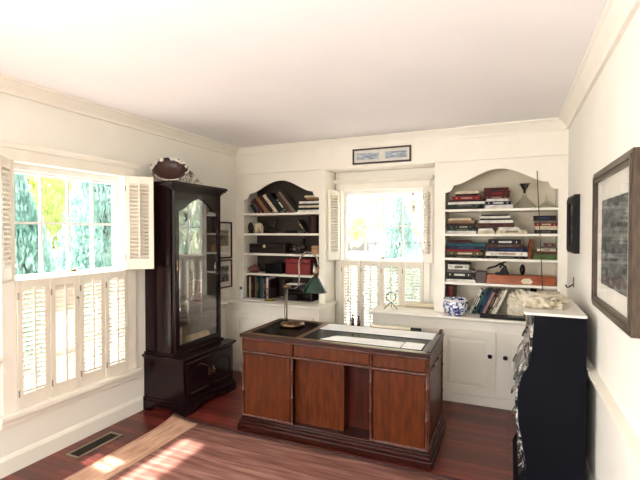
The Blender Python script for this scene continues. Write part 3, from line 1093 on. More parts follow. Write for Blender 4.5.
def book(label, group, loc, L, D, T, color, roty=0.0, band=None, rotz=0.0):
    """local: x length, y depth (spine at y=0 facing the room), z thickness"""
    t = thing('book', label, 'book', loc, (0, roty, rotz), group)
    ct = min(0.003, T * 0.15)
    bm = nb()
    box(bm, 0, L, 0, D, 0, ct)
    box(bm, 0, L, 0, D, T - ct, T)
    box(bm, 0, L, 0, ct * 1.2, ct, T - ct)
    obj('cover', bm, bmat(color), t)
    bm = nb()
    box(bm, 0.004, L - 0.004, ct * 1.2, D - 0.004, ct, T - ct)
    obj('pages', bm, M_CREAMP, t)
    if band:
        bm = nb()
        for (a, b) in ((0.14, 0.17), (0.32, 0.72), (0.85, 0.88)):
            box(bm, L * a, L * b, -0.0006, 0.0004, T * 0.3, T * 0.7)
        obj('spine_band', bm, bmat(band), t)
    return t


ORD = ['bottom', 'second', 'third', 'fourth', 'fifth', 'sixth', 'seventh', 'eighth']
HMAX = {}


def pile(zbase, items, where, group, y0=None):
    z = zbase + 0.0008
    n = len(items)
    for i, it in enumerate(items):
        u0, u1, px, col = it[:4]
        band = it[4] if len(it) > 4 else None
        y = (y0 if y0 is not None else YB + 0.035) + random.uniform(0, 0.018)
        P0, P1 = on_y(u0, 250, y), on_y(u1, 250, y)
        T = px * 0.0089
        pos = 'top' if i == n - 1 else ORD[i]
        ordw = {'bottom': 'at the bottom of', 'top': 'at the top of'}.get(pos, pos + ' up in')
        L = P1.x - P0.x
        D = min(0.21, max(0.12, L * 0.75))
        book(f'{col} book {ordw} {where}', group, (P0.x, y, z), L, D, T, col, band=band)
        z += T + 0.0006
    return z


G = 'books on the %s shelf of the right bookcase'
g1 = G % 'top'
pile(SHELVES[0], [(446, 477, 2.4, 'dark grey'), (446.5, 481, 2.6, 'dark green', 'grey'), (447.5, 485, 2.6, 'white'), (449, 483, 1.6, 'black'), (452, 480, 4.2, 'red', 'pink'), (455, 476, 2, 'black'), (455.5, 478, 2.8, 'cream')],
     'left pile on top right shelf', g1)
pile(SHELVES[0], [(484.5, 512.5, 3.8, 'white'), (484.5, 510.5, 3.4, 'navy', 'white'), (486, 508, 2.6, 'white'), (482.5, 508.5, 2.4, 'dark red', 'pink'), (483, 509.5, 5, 'maroon', 'red'), (483.5, 508, 3.4, 'dark red', 'black')],
     'second pile on top right shelf', g1)
g2 = G % 'second'
pile(SHELVES[1], [(446, 476, 2.8, 'white'), (447, 477, 2.6, 'dark green', 'grey'), (453, 473, 2.4, 'black', 'cream'), (446, 474, 2.6, 'dark brown'), (447, 475, 2.8, 'tan'), (448, 471, 2.2, 'cream')],
     'left pile on second right shelf', g2)
pile(SHELVES[1], [(477.5, 494.5, 2.5, 'cream'), (478, 493, 2.6, 'white')], 'small middle pile on second right shelf', g2)
zz = pile(SHELVES[1], [(496, 527, 3.4, 'cream', 'grey'), (498, 519.5, 3, 'white')], 'low middle pile on second right shelf', g2)
pile(zz - 0.0005, [(477, 514, 4.0, 'brown', 'maroon'), (479, 513, 2.8, 'white'), (480, 511, 1.7, 'black'), (479.5, 510, 2.2, 'white'), (481, 508, 1.6, 'dark grey')], 'upper middle pile on second right shelf', g2)
pile(SHELVES[1], [(534, 557.3, 3.6, 'black', 'grey'), (536, 557.3, 3.6, 'cream'), (534, 557.3, 3.0, 'red', 'cream'), (534, 557.2, 2, 'grey'), (533, 556, 4.8, 'dark brown', 'blue')],
     'right pile on second right shelf', g2)
g3 = G % 'third'
pile(SHELVES[2], [(446, 481, 2.6, 'black', 'olive'), (446, 482.5, 3.6, 'olive', 'cream'), (446.5, 480, 2.2, 'red'), (446, 485, 3.2, 'navy', 'blue'), (446, 485, 3.2, 'teal'), (447, 470, 3, 'maroon')],
     'left pile on third right shelf', g3)
pile(SHELVES[2], [(485.8, 525, 2.6, 'black', 'grey'), (485.8, 527.5, 4.2, 'white', 'pink'), (487, 527, 4.2, 'navy', 'blue'), (486, 523, 3, 'brown', 'grey'), (488, 521, 4.6, 'black', 'white')],
     'middle pile on third right shelf', g3)
pile(SHELVES[2], [(533.5, 557.3, 4.8, 'green'), (533.8, 557.3, 3, 'brown'), (537, 556, 2.6, 'cream', 'grey'), (541, 555.5, 1.8, 'grey'), (544, 555, 2.8, 'dark red', 'pink')],
     'right pile on third right shelf', g3)
p = on_y(529.2, 250, YB + 0.045)
book('orange brown book leaning right of middle pile on third right shelf', g3, (p.x + 0.012, YB + 0.05, SHELVES[2] + 0.002), 0.175, 0.15, 0.03, 'orange brown', roty=-R(90 - 8))
g4 = G % 'fourth'
pile(SHELVES[3], [(446, 475.5, 2.6, 'white'), (447, 472, 2.2, 'black'), (446, 472.5, 4.8, 'dark grey', 'white'), (447, 474, 2.8, 'grey'), (448, 469, 5.2, 'white', 'grey'), (447.5, 470, 1.6, 'black')],
     'pile on fourth right shelf', g4)


def fan(zbase, items, lean, group, where, side, y0=None):
    """parallel books leaning by `lean` degrees. side=-1: tops to the left, +1: tops to the right. items: (L, T, colour, band)"""
    y = y0 or YB + 0.04
    x = items[0]
    x = on_y(items[0], 250, y).x
    for i, (L, T, col, band, lab) in enumerate(items[1]):
        if side < 0:
            T *= 1.5
        c, s = math.cos(R(lean)), math.sin(R(lean))
        yy = y + random.uniform(0, 0.012)
        D = 0.14
        if side < 0:
            book(lab, group, (x + T * c, yy, zbase + 0.001 + T * s), L, D, T, col, roty=-R(90 + lean), band=band)
            x += T / c + 0.0008
        else:
            book(lab, group, (x + T / c, yy, zbase + 0.001), L, D, T, col, roty=-R(90 - lean), band=band)
            x += T / c + 0.0008


gb = 'leaning books on the bottom of the right bookcase'
w = 'in leaning row above the counter, right bookcase'
fan(CT, (468.5, [(0.24, 0.022, 'white', 'grey', 'white book leaning leftmost ' + w),
                 (0.215, 0.02, 'dark green', 'white', 'dark green book second ' + w),
                 (0.235, 0.018, 'teal', None, 'teal book third ' + w),
                 (0.25, 0.025, 'black', 'teal', 'black book fourth ' + w),
                 (0.245, 0.018, 'blue', None, 'blue book fifth ' + w),
                 (0.22, 0.02, 'pink', None, 'pinkish book sixth ' + w),
                 (0.235, 0.026, 'dark brown', 'tan', 'dark brown book seventh ' + w),
                 (0.235, 0.02, 'grey', 'white', 'grey book eighth ' + w),
                 (0.24, 0.018, 'cream', 'dark red', 'cream book with red spine band, ninth ' + w),
                 (0.25, 0.018, 'white', None, 'white book rightmost ' + w)]), 24, gb, w, 1)
p = on_y(446, 250, YB + 0.05)
x = p.x + 0.004
for (T, col, lab) in ((0.03, 'maroon', 'maroon book upright behind the blue bowl'), (0.022, 'red', 'bright red book upright behind the blue bowl'), (0.02, 'dark brown', 'dark brown book upright behind the blue bowl')):
    book(lab, 'upright books behind the blue bowl', (x + T, YB + 0.06, CT + 0.001), 0.235, 0.16, T, col, roty=-PI / 2)
    x += T + 0.001

# left bookcase
gl = 'books on the top shelf of the left bookcase'
w = 'on top left shelf'
fan(SHELVES[0], (255.2, [(0.115, 0.02, 'black', None, 'short black book leaning leftmost ' + w),
                         (0.165, 0.026, 'dark grey', 'grey', 'dark grey book leaning second ' + w),
                         (0.20, 0.024, 'dark red', None, 'dark red book leaning third ' + w),
                         (0.215, 0.026, 'tan', None, 'tan book leaning fourth ' + w),
                         (0.225, 0.034, 'dark brown', 'maroon', 'dark brown book leaning fifth ' + w),
                         (0.25, 0.022, 'cream', None, 'cream book leaning sixth ' + w),
                         (0.255, 0.036, 'black', 'dark green', 'thick black book leaning seventh ' + w),
                         (0.19, 0.026, 'dark green', 'white', 'dark green book with pale spine band, leaning ' + w),
                         (0.26, 0.024, 'brown', None, 'brown book leaning ninth ' + w),
                         (0.29, 0.02, 'grey', None, 'grey book leaning rightmost ' + w)]), 40, gl, w, -1)
gls = 'pile of books on the top shelf of the left bookcase'
pl = [(0.26, 'white'), (0.255, 'black'), (0.25, 'cream'), (0.26, 'dark grey'), (0.245, 'white'), (0.2, 'dark brown'), (0.15, 'tan'), (0.17, 'cream')]
z = SHELVES[0] + 0.0008
xr = BLX[3] - 0.004
for i, (L, col) in enumerate(pl):
    T = (0.026, 0.024, 0.022, 0.02, 0.024, 0.016, 0.022, 0.02)[i]
    pos = 'top' if i == 7 else ORD[i]
    book(f'{col} book {pos if pos in ("top", "bottom") else pos + " up"} in lying pile on top left shelf', gls, (xr - L - (0.01 if i > 4 else 0), YB + 0.036, z), L, 0.19, T, col)
    z += T + 0.0006
gl2 = 'books on the second shelf of the left bookcase'
p = on_y(303.5, 230, YB + 0.05)
book('black flat book lying on second left shelf', gl2, (on_y(285, 230, YB + 0.05).x, YB + 0.05, SHELVES[1] + 0.001), 0.155, 0.15, 0.03, 'black')
book('dark book with cream edge leaning left on second left shelf', gl2, (on_y(306.3, 230, YB + 0.045).x - 0.002, YB + 0.045, SHELVES[1] + 0.001 + 0.022 * math.sin(R(36))), 0.165, 0.14, 0.022, 'dark grey', roty=-R(126), band='cream')
x = on_y(308.2, 230, YB + 0.04).x
for (T, h, col, lab) in ((0.032, 0.185, 'black', 'black book upright, left of three on second left shelf'), (0.026, 0.195, 'brown', 'brown book upright, middle of three on second left shelf'), (0.036, 0.19, 'dark brown', 'dark brown book upright, rightmost on second left shelf')):
    book(lab, gl2, (x + T, YB + 0.04, SHELVES[1] + 0.001), h, 0.16, T, col, roty=-PI / 2)
    x += T + 0.001
glb = 'upright books on the counter of the left bookcase'
x = on_y(247.2, 290, YB + 0.05).x
seq = [(0.022, 0.25, 'dark grey'), (0.02, 0.235, 'cream'), (0.026, 0.25, 'dark red'), (0.03, 0.245, 'dark brown'), (0.022, 0.24, 'grey'), (0.026, 0.245, 'dark green'), (0.02, 0.225, 'black'), (0.024, 0.245, 'teal'), (0.022, 0.22, 'tan'), (0.03, 0.24, 'navy'), (0.022, 0.235, 'white'), (0.028, 0.215, 'maroon')]
for i, (T, h, col) in enumerate(seq):
    book(f'{col} book upright in row at left bookcase bottom', glb, (x + T, YB + 0.045 + random.uniform(0, 0.02), CT + 0.001), h, 0.17, T, col, roty=-PI / 2,
         band=(None, None, 'tan', None, None, 'tan', None, None, None, 'tan', None, None)[i])
    x += T + 0.001
# books in the dark cabinet, upright facing the door (+x)
y = 2.93
for (T, h, col, lab) in ((0.03, 0.16, 'cream', 'cream book upright inside the dark cabinet'), (0.022, 0.165, 'brown', 'brown book upright inside the dark cabinet'), (0.026, 0.155, 'tan', 'tan book upright inside the dark cabinet')):
    t = book(lab, 'books inside the dark cabinet', (-2.60, y, 0.5135), h, 0.13, T, col)
    t.rotation_euler = (Matrix.Rotation(PI / 2, 4, 'Z') @ Matrix.Rotation(-PI / 2, 4, 'Y')).to_euler()
    t.location.y = y + T
    y += T + 0.001


# ------------------------------------------------------------------ small lattice chair inside the cabinet
def small_chair(label, loc, rz, s):
    t = thing('ornamental_chair', label, 'ornament', loc, (0, 0, rz))
    mm = mat('dark_rosewood', (134, 84, 58), 0.35, rgb2=(96, 58, 40), scale=20)
    w_, d_, sh, h = 0.5 * s, 0.42 * s, 0.44 * s, 0.98 * s
    r = 0.02 * s
    for (x, y, top) in ((-w_ / 2, 0, sh), (w_ / 2, 0, sh), (-w_ / 2, d_, h), (w_ / 2, d_, h)):
        bm = nb(); tube(bm, [(x, y, 0), (x, y, top)], r, 6); obj('leg', bm, mm, t)
    bm = nb(); box(bm, -w_ / 2 - r, w_ / 2 + r, -r, d_ + r, sh - 0.02 * s, sh + 0.02 * s); obj('seat', bm, mm, t)
    bm = nb()
    y = d_
    tube(bm, [(-w_ / 2, y, h), (0, y, h + 0.06 * s), (w_ / 2, y, h)], r, 6)
    tube(bm, [(-w_ / 2, y, sh + 0.12 * s), (w_ / 2, y, sh + 0.12 * s)], r * 0.7, 6)
    for (a, b) in (((-1, .12), (0, .54)), ((1, .12), (0, .54)), ((-1, .54), (0, .12)), ((1, .54), (0, .12)), ((-.5, .12), (-.5, .56)), ((.5, .12), (.5, .56))):
        tube(bm, [(a[0] * w_ / 2, y, sh + a[1] * s), (b[0] * w_ / 2, y, sh + b[1] * s)], r * 0.6, 6)
    obj('lattice_back', bm, mm, t)
    for x in (-w_ / 2, w_ / 2):
        bm = nb(); tube(bm, [(x, d_, sh + 0.26 * s), (x, 0, sh + 0.24 * s), (x, 0, sh)], r * 0.8, 6); obj('arm', bm, mm, t)
    return t


small_chair('small dark lattice back chair ornament on shelf inside the dark cabinet', (-2.73, 3.10, SHZ + 0.0005), R(-90), 0.36)

# ------------------------------------------------------------------ wicker dish on the cabinet
bx = on_x(164, 178, -2.66)
t = thing('wicker_basket', 'black and white wicker basket tipped on top of the dark cabinet', 'basket', (-2.665, 2.90, 1.9225))
tl = Matrix.Translation((0, 0, 0.098)) @ Matrix.Rotation(R(68), 4, 'X') @ Matrix.Rotation(R(28), 4, 'Y')
tl = Matrix.Translation((0, -0.01, 0.112)) @ Euler((R(54), 0, R(38)), 'XYZ').to_matrix().to_4x4() @ Matrix.Scale(1.2, 4) @ Matrix.Diagonal((1.12, 0.95, 1, 1))
bm = nb()
lathe(bm, [(0.0, -0.06), (0.05, -0.058), (0.085, -0.04), (0.105, 0.0), (0.099, 0.0), (0.08, -0.035), (0.045, -0.051), (0, -0.053)], 32, mtx=tl)
obj('bowl', bm, mat('dark_red_lacquer_bowl', (70, 30, 22), 0.35, rgb2=(40, 20, 16), scale=12), t, smooth=True)
bm = nb()
lathe(bm, [(0.099, -0.003), (0.118, 0.006), (0.118, 0.012), (0.099, 0.004), (0.099, -0.003)], 32, mtx=tl)
obj('patterned_rim', bm, M_WICKER, t)
bm = nb()
for k in range(9):
    q0 = R(-70 + k * 16)
    for dq in (R(14), R(-14)):
        a = tl @ Vector((0.10 * math.cos(q0), 0.10 * math.sin(q0), 0))
        b = Vector((0.06 + 0.014 * k, 0.07 + 0.016 * k, 0.006))
        tube(bm, [a, a.lerp(b, 0.5) + Vector((0.0, 0.02 * (1 if dq > 0 else -1), 0.01)), b], 0.003, 5)
obj('lattice_handle', bm, M_WICKER, t)


# ------------------------------------------------------------------ framed pictures
def picture(label, loc, rotz, w, h, fw, depth, fm, artm, art, matm=M_MAT, side=None, glass=True, split=None):
    """local: x along width, -y faces the room, centred at origin, back at y=0"""
    t = thing('framed_picture', label, 'picture', loc, (0, 0, rotz))
    bm = nb()
    for (o, d0, d1) in ((0.0, 0.0, depth), (fw * 0.35, 0, depth + 0.006)):
        wi = fw if o == 0 else fw * 0.3
        x0, x1, z0, z1 = -w / 2 + o, w / 2 - o, -h / 2 + o, h / 2 - o
        frame_ring(bm, x0, x1, z0, z1, wi, -d1, -d0 if o == 0 else -depth + 0.001)
    obj('frame', bm, fm, t)
    bm = nb(); box(bm, -w / 2 + fw * 0.9, w / 2 - fw * 0.9, -depth * 0.55, -0.002, -h / 2 + fw * 0.9, h / 2 - fw * 0.9); obj('mat_board', bm, matm, t)
    for k, (x0, x1, z0, z1) in enumerate(art):
        bm = nb(); box(bm, x0, x1, -depth * 0.55 - 0.0012, -depth * 0.55, z0, z1); obj('print', bm, artm, t)
    if split is not None:
        bm = nb(); box(bm, split - 0.006, split + 0.006, -depth * 0.9, -depth * 0.5, -h / 2 + fw, h / 2 - fw); obj('divider', bm, matm, t)
    if glass:
        bm = nb(); box(bm, -w / 2 + fw * 0.95, w / 2 - fw * 0.95, -depth * 0.8, -depth * 0.76, -h / 2 + fw * 0.95, h / 2 - fw * 0.95); obj('glass', bm, M_PICGLASS, t)
    return t


# big right-wall etching
picture('large framed grey etching on the right wall', (XR - 0.001, 2.30, 1.465), -PI / 2, 0.82, 0.69, 0.05, 0.034, M_GOLD, M_ETCH, [(-0.25, 0.27, -0.215, 0.195)])
# small black frame on right wall
picture('small black frame on the right wall near the bookcase', (XR - 0.001, 3.645, 1.56), -PI / 2, 0.40, 0.41, 0.05, 0.034, M_BLACK, M_DARKART, [(-0.14, 0.14, -0.145, 0.145)], matm=M_DARKART)
# frieze picture
a, b = on_y(352.5, 157, YB - 0.03), on_y(411, 153, YB - 0.03)
zt, zb = on_y(380, 147.3, YB - 0.03).z, on_y(380, 163, YB - 0.03).z
W_ = b.x - a.x; H_ = zt - zb
picture('long narrow frame with two blue seascapes above the back window', ((a.x + b.x) / 2, YB - 0.0125, (zt + zb) / 2), 0, W_, H_, 0.016, 0.018, M_FRBR, M_SEA,
        [(-W_ * 0.43, -W_ * 0.04, -H_ * 0.22, H_ * 0.2), (W_ * 0.07, W_ * 0.43, -H_ * 0.22, H_ * 0.2)], split=0.012)
# two on the left wall
picture('black framed sepia photo on left wall, upper of two', (XL + 0.001, 3.86, 1.415), PI / 2, 0.34, 0.40, 0.018, 0.018, M_BLACK, M_SEPIA, [(-0.11, 0.11, -0.06, 0.11)])
picture('oxblood framed black and white photo on left wall, lower of two', (XL + 0.001, 3.86, 1.05), PI / 2, 0.34, 0.31, 0.018, 0.018, M_REDFR, M_BW, [(-0.11, 0.11, -0.085, 0.085)])

# little wall hook below the black frame
p = on_x(574, 287, XR)
t = thing('wall_hook', 'small dark hook on right wall below the black frame', 'hook', (XR - 0.001, p.y, p.z))
bm = nb(); box(bm, -0.006, 0, -0.012, 0.012, 0.0, 0.075); obj('back_plate', bm, M_BRASS, t)
bm = nb(); tube(bm, [(-0.004, 0, 0.02), (-0.03, 0, 0.0), (-0.045, 0, -0.005), (-0.055, 0, 0.015)], 0.005, 8); obj('hook_arm', bm, M_BLACK, t, smooth=True)

# ------------------------------------------------------------------ black lacquer chest by the right wall
HX0, HX1, HY0, HY1, HZ = 0.088, 0.385, 2.72, 3.42, 1.035
HO = ((HX0 + HX1) / 2, (HY0 + HY1) / 2, 0)
ch = thing('lacquer_chest', 'tall black chest with bowed decorated front against the right wall', 'chest', HO)
def front_x(z):
    pts = [(0.0, -0.035), (0.06, -0.01), (0.16, 0.035), (0.30, 0.01), (0.42, -0.012), (0.55, -0.018), (0.66, 0.0), (0.76, 0.045), (0.86, 0.062), (1.035, 0.07)]
    for (z0, a), (z1, b) in zip(pts, pts[1:]):
        if z <= z1:
            s = (z - z0) / (z1 - z0); s = s * s * (3 - 2 * s)
            return HX0 - 0.03 + (a + (b - a) * s) * 0.95
    return HX0
bm = nb()
N = 40
prism(bm, [(front_x(HZ * k / N) + 0.004, HZ * k / N) for k in range(N + 1)] + [(HX1, HZ), (HX1, 0)], 'y', HY0, HY1)
obj('case', bm, M_NAVY, ch, HO)
for (z0, z1) in ((0.10, 0.30), (0.325, 0.52), (0.545, 0.74), (0.765, 0.88), (0.905, 1.01)):
    bm = nb()
    out = [(front_x(z0 + (z1 - z0) * k / 10) - 0.008, z0 + (z1 - z0) * k / 10) for k in range(11)]
    inn = [(x + 0.02, z) for x, z in out]
    prism(bm, out + inn[::-1], 'y', HY0 + 0.012, HY1 - 0.02)
    d = obj('drawer', bm, M_CHINO, ch, HO)
    for yy in (HY0 + 0.14, HY1 - 0.16):
        zc = (z0 + z1) / 2
        xx = front_x(zc) - 0.008
        bm = nb()
        ball(bm, (xx, yy - 0.035, zc + 0.01), 0.01, 1); ball(bm, (xx, yy + 0.035, zc + 0.01), 0.01, 1)
        tube(bm, [(xx - 0.006, yy - 0.035, zc + 0.01), (xx - 0.02, yy - 0.03, zc - 0.02), (xx - 0.022, yy, zc - 0.028), (xx - 0.02, yy + 0.03, zc - 0.02), (xx - 0.006, yy + 0.035, zc + 0.01)], 0.004, 6)
        obj('handle', bm, M_CHROME, d, HO, smooth=True)
bm = nb(); box(bm, HX0 - 0.012, HX1 + 0.003, HY0 - 0.006, HY1 + 0.01, HZ, HZ + 0.015); obj('marble_top', bm, M_MARBLE, ch, HO, bevel=0.005)


# crumpled cloth / canvas helper
def lump(name, label, cat, c, size, seed, m, group=None, folds=1.0):
    bm = nb()
    g = bmesh.ops.create_cube(bm, size=1.0)
    bmesh.ops.subdivide_edges(bm, edges=bm.edges[:], cuts=26, use_grid_fill=True)
    sx, sy, sz = size
    for v in bm.verts:
        p = v.co.copy()
        q = Vector((p.x, p.y, p.z))
        n_ = q.normalized()
        q = q.lerp(n_ * 0.56, 0.45)
        if q.z > -0.36:
            P_ = Vector((p.x * sx, p.y * sy, p.z * sz)) * 14.0
            k = noise.fractal(P_ * 0.5 + Vector((seed, 0, 0)), 1.0, 2.0, 4)
            r_ = abs(noise.noise(Vector((P_.x * 1.4 + seed * 2 + P_.z, P_.y * 1.1 - P_.z * 1.3, P_.z * 0.8))))
            r2 = abs(noise.noise(Vector((P_.x * 2.6 - P_.z * 2 + seed, P_.y * 2.2, P_.z * 1.9 + P_.x))))
            q += n_ * (0.07 * k - 0.26 * r_ - 0.14 * r2 + 0.07) * folds
        q.z = max(q.z, -0.40)
        v.co = Vector((q.x * sx, q.y * sy, (q.z + 0.40) * sz))
    ob = obj(name, bm, m, None, None, smooth=True)
    ob.location = c
    return tag(ob, label, cat, group)


x0 = on_y(512, 300, YB + 0.12).x
lump('canvas_bundle', 'cream crumpled canvas bundle right of the leaning books', 'cloth', (x0 + 0.065, YB + 0.095, CT + 0.001), (0.19, 0.15, 0.25), 3.3, M_CLOTH)
lump('canvas_bundle', 'pale crumpled canvas bundle in the right corner of bottom shelf', 'cloth', (0.275, YB + 0.095, CT + 0.001), (0.115, 0.14, 0.20), 8.1, M_CLOTH)
p = on_y(531.5, 300, YB + 0.2)
bm = nb()
lathe(bm, [(0, 0), (0.038, 0), (0.045, 0.02), (0.044, 0.17), (0.035, 0.2), (0.024, 0.215), (0.028, 0.235), (0, 0.235)], 24)
ob = obj('dark_jar', bm, M_BLACK, None, None, smooth=True); ob.location = (0.20, YB + 0.225, CT + 0.001)
tag(ob, 'dark jar standing behind the canvas bundles', 'jar')
# black portfolio
sx0 = on_z(481, 316, CT).x
bm = nb(); box(bm, 0, 0.36, 0, 0.12, 0, 0.022)
ob = obj('black_portfolio', bm, M_BLACK, None, None, bevel=0.003)
ob.location = (on_y(480, 314, 4.02).x, 3.985, CT + 0.0008); tag(ob, 'flat black portfolio lying on the right countertop', 'portfolio')
lump('folded_canvas', 'low cream crumpled canvas cloth lying on the black chest', 'cloth', (0.205, 3.12, HZ + 0.0156), (0.24, 0.50, 0.055), 5.7, M_CLOTH, folds=1.5)

# leaning rod
a, b = on_y(544, 306, 4.085), on_y(537, 171, YB - 0.008)
bm = nb(); tube(bm, [(a.x, 4.08, CT + 0.004), (b.x, YB - 0.02, b.z)], [0.004, 0.003], 8)
ob = obj('thin_rod', bm, mat('dark_rod_wood', (52, 44, 38), 0.4), None, (a.x, 4.08, CT + 0.001), smooth=True)
tag(ob, 'long thin dark rod leaning against the right bookcase', 'rod')

# decanters
def ship_decanter(label, u, y, zb, s, stopper):
    p = on_y(u, 200, y)
    t = thing('glass_decanter', label, 'decanter', (p.x, y, zb))
    bm = nb()
    prof = [(0, 0.0005), (0.088, 0.0005), (0.094, 0.01), (0.085, 0.03), (0.055, 0.06), (0.022, 0.095), (0.014, 0.12), (0.014, 0.15), (0.022, 0.158),
            (0.019, 0.158), (0.011, 0.15), (0.011, 0.12), (0.019, 0.094), (0.052, 0.058), (0.08, 0.03), (0.088, 0.012), (0, 0.006)]
    lathe(bm, [(r * s, z * s) for r, z in prof], 32)
    obj('body', bm, M_CLEAR, t, smooth=True)
    if stopper:
        bm = nb()
        lathe(bm, [(0, 0.135), (0.008, 0.135), (0.01, 0.16), (0.026, 0.185), (0.038, 0.212), (0.045, 0.214), (0.045, 0.22), (0, 0.222)], 24)
        obj('stopper', bm, M_SILVER, t, smooth=True)
    return t


ship_decanter('wide clear glass decanter with silver funnel stopper on top right shelf', 524.5, YB + 0.12, SHELVES[0] + 0.0005, 1.05, True)
ship_decanter('clear glass decanter in the right corner of top right shelf', 546.5, YB + 0.14, SHELVES[0] + 0.0005, 0.68, False)

# tool box and plane on fourth right shelf
x0 = on_y(486.5, 270, YB + 0.04).x
x1 = on_y(556, 270, YB + 0.04).x
z4 = SHELVES[3] + 0.0008
t = thing('wooden_box', 'long orange brown wooden box with worn label on fourth right shelf', 'box', (x0, YB + 0.04, z4))
bm = nb(); box(bm, 0, x1 - x0, 0, 0.15, 0, 0.062); obj('body', bm, M_BOXW, t, bevel=0.003)
bm = nb(); box(bm, -0.002, x1 - x0 + 0.002, -0.003, 0.153, 0.062, 0.076); obj('lid', bm, M_BOXW, t, bevel=0.003)
bm = nb(); prism(bm, [(0.295, 0.008), (0.36, 0.004), (0.375, 0.03), (0.35, 0.056), (0.30, 0.052), (0.28, 0.03)], 'y', -0.0012, 0.0005); obj('worn_label', bm, M_CREAMP, t)
bm = nb(); box(bm, 0, 0.085, 0, 0.14, 0, 0.10)
ob = obj('small_wooden_box', bm, mat('dark_red_brown_wood', (66, 28, 22), 0.4, rgb2=(46, 20, 16), scale=14), None, None, bevel=0.003)
ob.location = (x0 - 0.09, YB + 0.05, z4); tag(ob, 'small dark red brown wooden box left of the long box', 'box')
# hand plane on the box
zt = z4 + 0.0765
p = on_y(502, 262, YB + 0.09)
t = thing('hand_plane', 'black iron hand tool with curved handle on the long wooden box', 'tool', (p.x, YB + 0.10, zt))
bm = nb(); box(bm, -0.055, 0.06, -0.025, 0.025, 0.0005, 0.02); prism(bm, [(-0.02, 0.02), (0.055, 0.02), (0.035, 0.085), (0.0, 0.06)], 'y', -0.012, 0.012); obj('body', bm, M_BLACK, t, bevel=0.002)
bm = nb(); tube(bm, [(0.03, 0, 0.07), (-0.01, 0, 0.10), (-0.05, 0, 0.072), (-0.11, 0, 0.055), (-0.125, 0, 0.045)], [0.008, 0.01, 0.009, 0.008, 0.006], 8)
tube(bm, [(-0.02, 0, 0.06), (0.01, 0, 0.108), (0.035, 0, 0.115)], 0.008, 8); obj('handle', bm, M_BLACK, t, smooth=True)
p = on_y(522.5, 262, YB + 0.1)
bm = nb(); ball(bm, (0, 0, 0.048), 0.048, 3, (0.48, 0.5, 1.0))
ob = obj('dark_egg_ornament', bm, M_BLACK, None, None, smooth=True); ob.location = (p.x, YB + 0.10, zt + 0.0003); tag(ob, 'black upright oval ornament on the long wooden box', 'ornament')

# blue and white bowl
p = on_z(455.5, 316, CT)
t = thing('porcelain_bowl', 'blue and white porcelain bowl on the right countertop', 'bowl', (on_y(455.5, 310, 4.03).x, 4.04, CT))
bm = nb()
lathe(bm, [(0, 0.0006), (0.055, 0.0006), (0.058, 0.01), (0.08, 0.03), (0.092, 0.065), (0.088, 0.095), (0.082, 0.112), (0.09, 0.122), (0.086, 0.124), (0.077, 0.112), (0.083, 0.095), (0.086, 0.065), (0.074, 0.032), (0, 0.012)], 36, mtx=Matrix.Scale(1.2, 4))
obj('body', bm, M_PORC, t, smooth=True)
bm = nb()
lathe(bm, [(0.0835, 0.108), (0.091, 0.121), (0.087, 0.1245), (0.079, 0.11)], 36, mtx=Matrix.Scale(1.2, 4))
obj('rim', bm, mat('white_porcelain', (238, 238, 236), 0.2), t, smooth=True)

# magnifier / lens stand on countertop
p = on_z(393, 316, CT)
bx, by = on_y(391, 300, 4.12).x, 4.12
t = thing('lens_stand', 'small clear lens on a thin stand on the countertop by the window', 'stand', (bx, by, CT))
bm = nb()
for q in (R(100), R(220), R(340)):
    tube(bm, [(0, 0, 0.065), (0.075 * math.cos(q), 0.075 * math.sin(q), 0.004)], 0.004, 6)
obj('tripod', bm, M_CHROME, t)
rx = Matrix.Translation((0, 0, 0.115)) @ Matrix.Rotation(R(80), 4, 'X')
bm = nb(); lathe(bm, [(0.044, -0.006), (0.051, -0.006), (0.051, 0.006), (0.044, 0.006), (0.044, -0.006)], 32, mtx=rx); obj('lens_ring', bm, M_CHROME, t, smooth=True)
bm = nb(); lathe(bm, [(0, -0.008), (0.02, -0.006), (0.044, 0), (0.02, 0.006), (0, 0.008)], 32, mtx=rx); obj('lens', bm, M_CLEAR, t, smooth=True)
# long cream roll on counter by window
a = on_y(405, 300, 4.27); b = on_y(448, 302, 4.27)
t = thing('cream_roll', 'long cream paper roll lying on the countertop under the window', 'roll', (a.x, 4.3, CT))
bm = nb(); tube(bm, [(0, 0, 0.026), (0.32, 0, 0.026)], 0.025, 16); obj('roll', bm, M_CREAMP, t, smooth=False)

# two little dark red bottles on the back edge of the desk
M_INK = mat('dark_red_bottle_glass', (70, 16, 18), 0.2, rgb2=(48, 10, 12), scale=20)
for x_, k, lab in ((-1.178, 1.0, 'small dark red bottle on the desk back edge, left of two'), (-1.128, 0.85, 'small dark red bottle on the desk back edge, right of two')):
    t = thing('ink_bottle', lab, 'bottle', (x_, 3.364, DZ + 0.0012), group='ink bottles on the desk')
    bm = nb(); lathe(bm, [(0, 0), (0.0125, 0), (0.0135, 0.004), (0.0135, 0.05 * k), (0.009, 0.062 * k), (0.006, 0.07 * k), (0.006, 0.08 * k), (0, 0.08 * k)], 18); obj('body', bm, M_INK, t, smooth=True)
    bm = nb(); lathe(bm, [(0.0065, 0.08 * k), (0.008, 0.081 * k), (0.008, 0.095 * k), (0, 0.096 * k)], 14); obj('stopper', bm, M_BLACK, t, smooth=True)

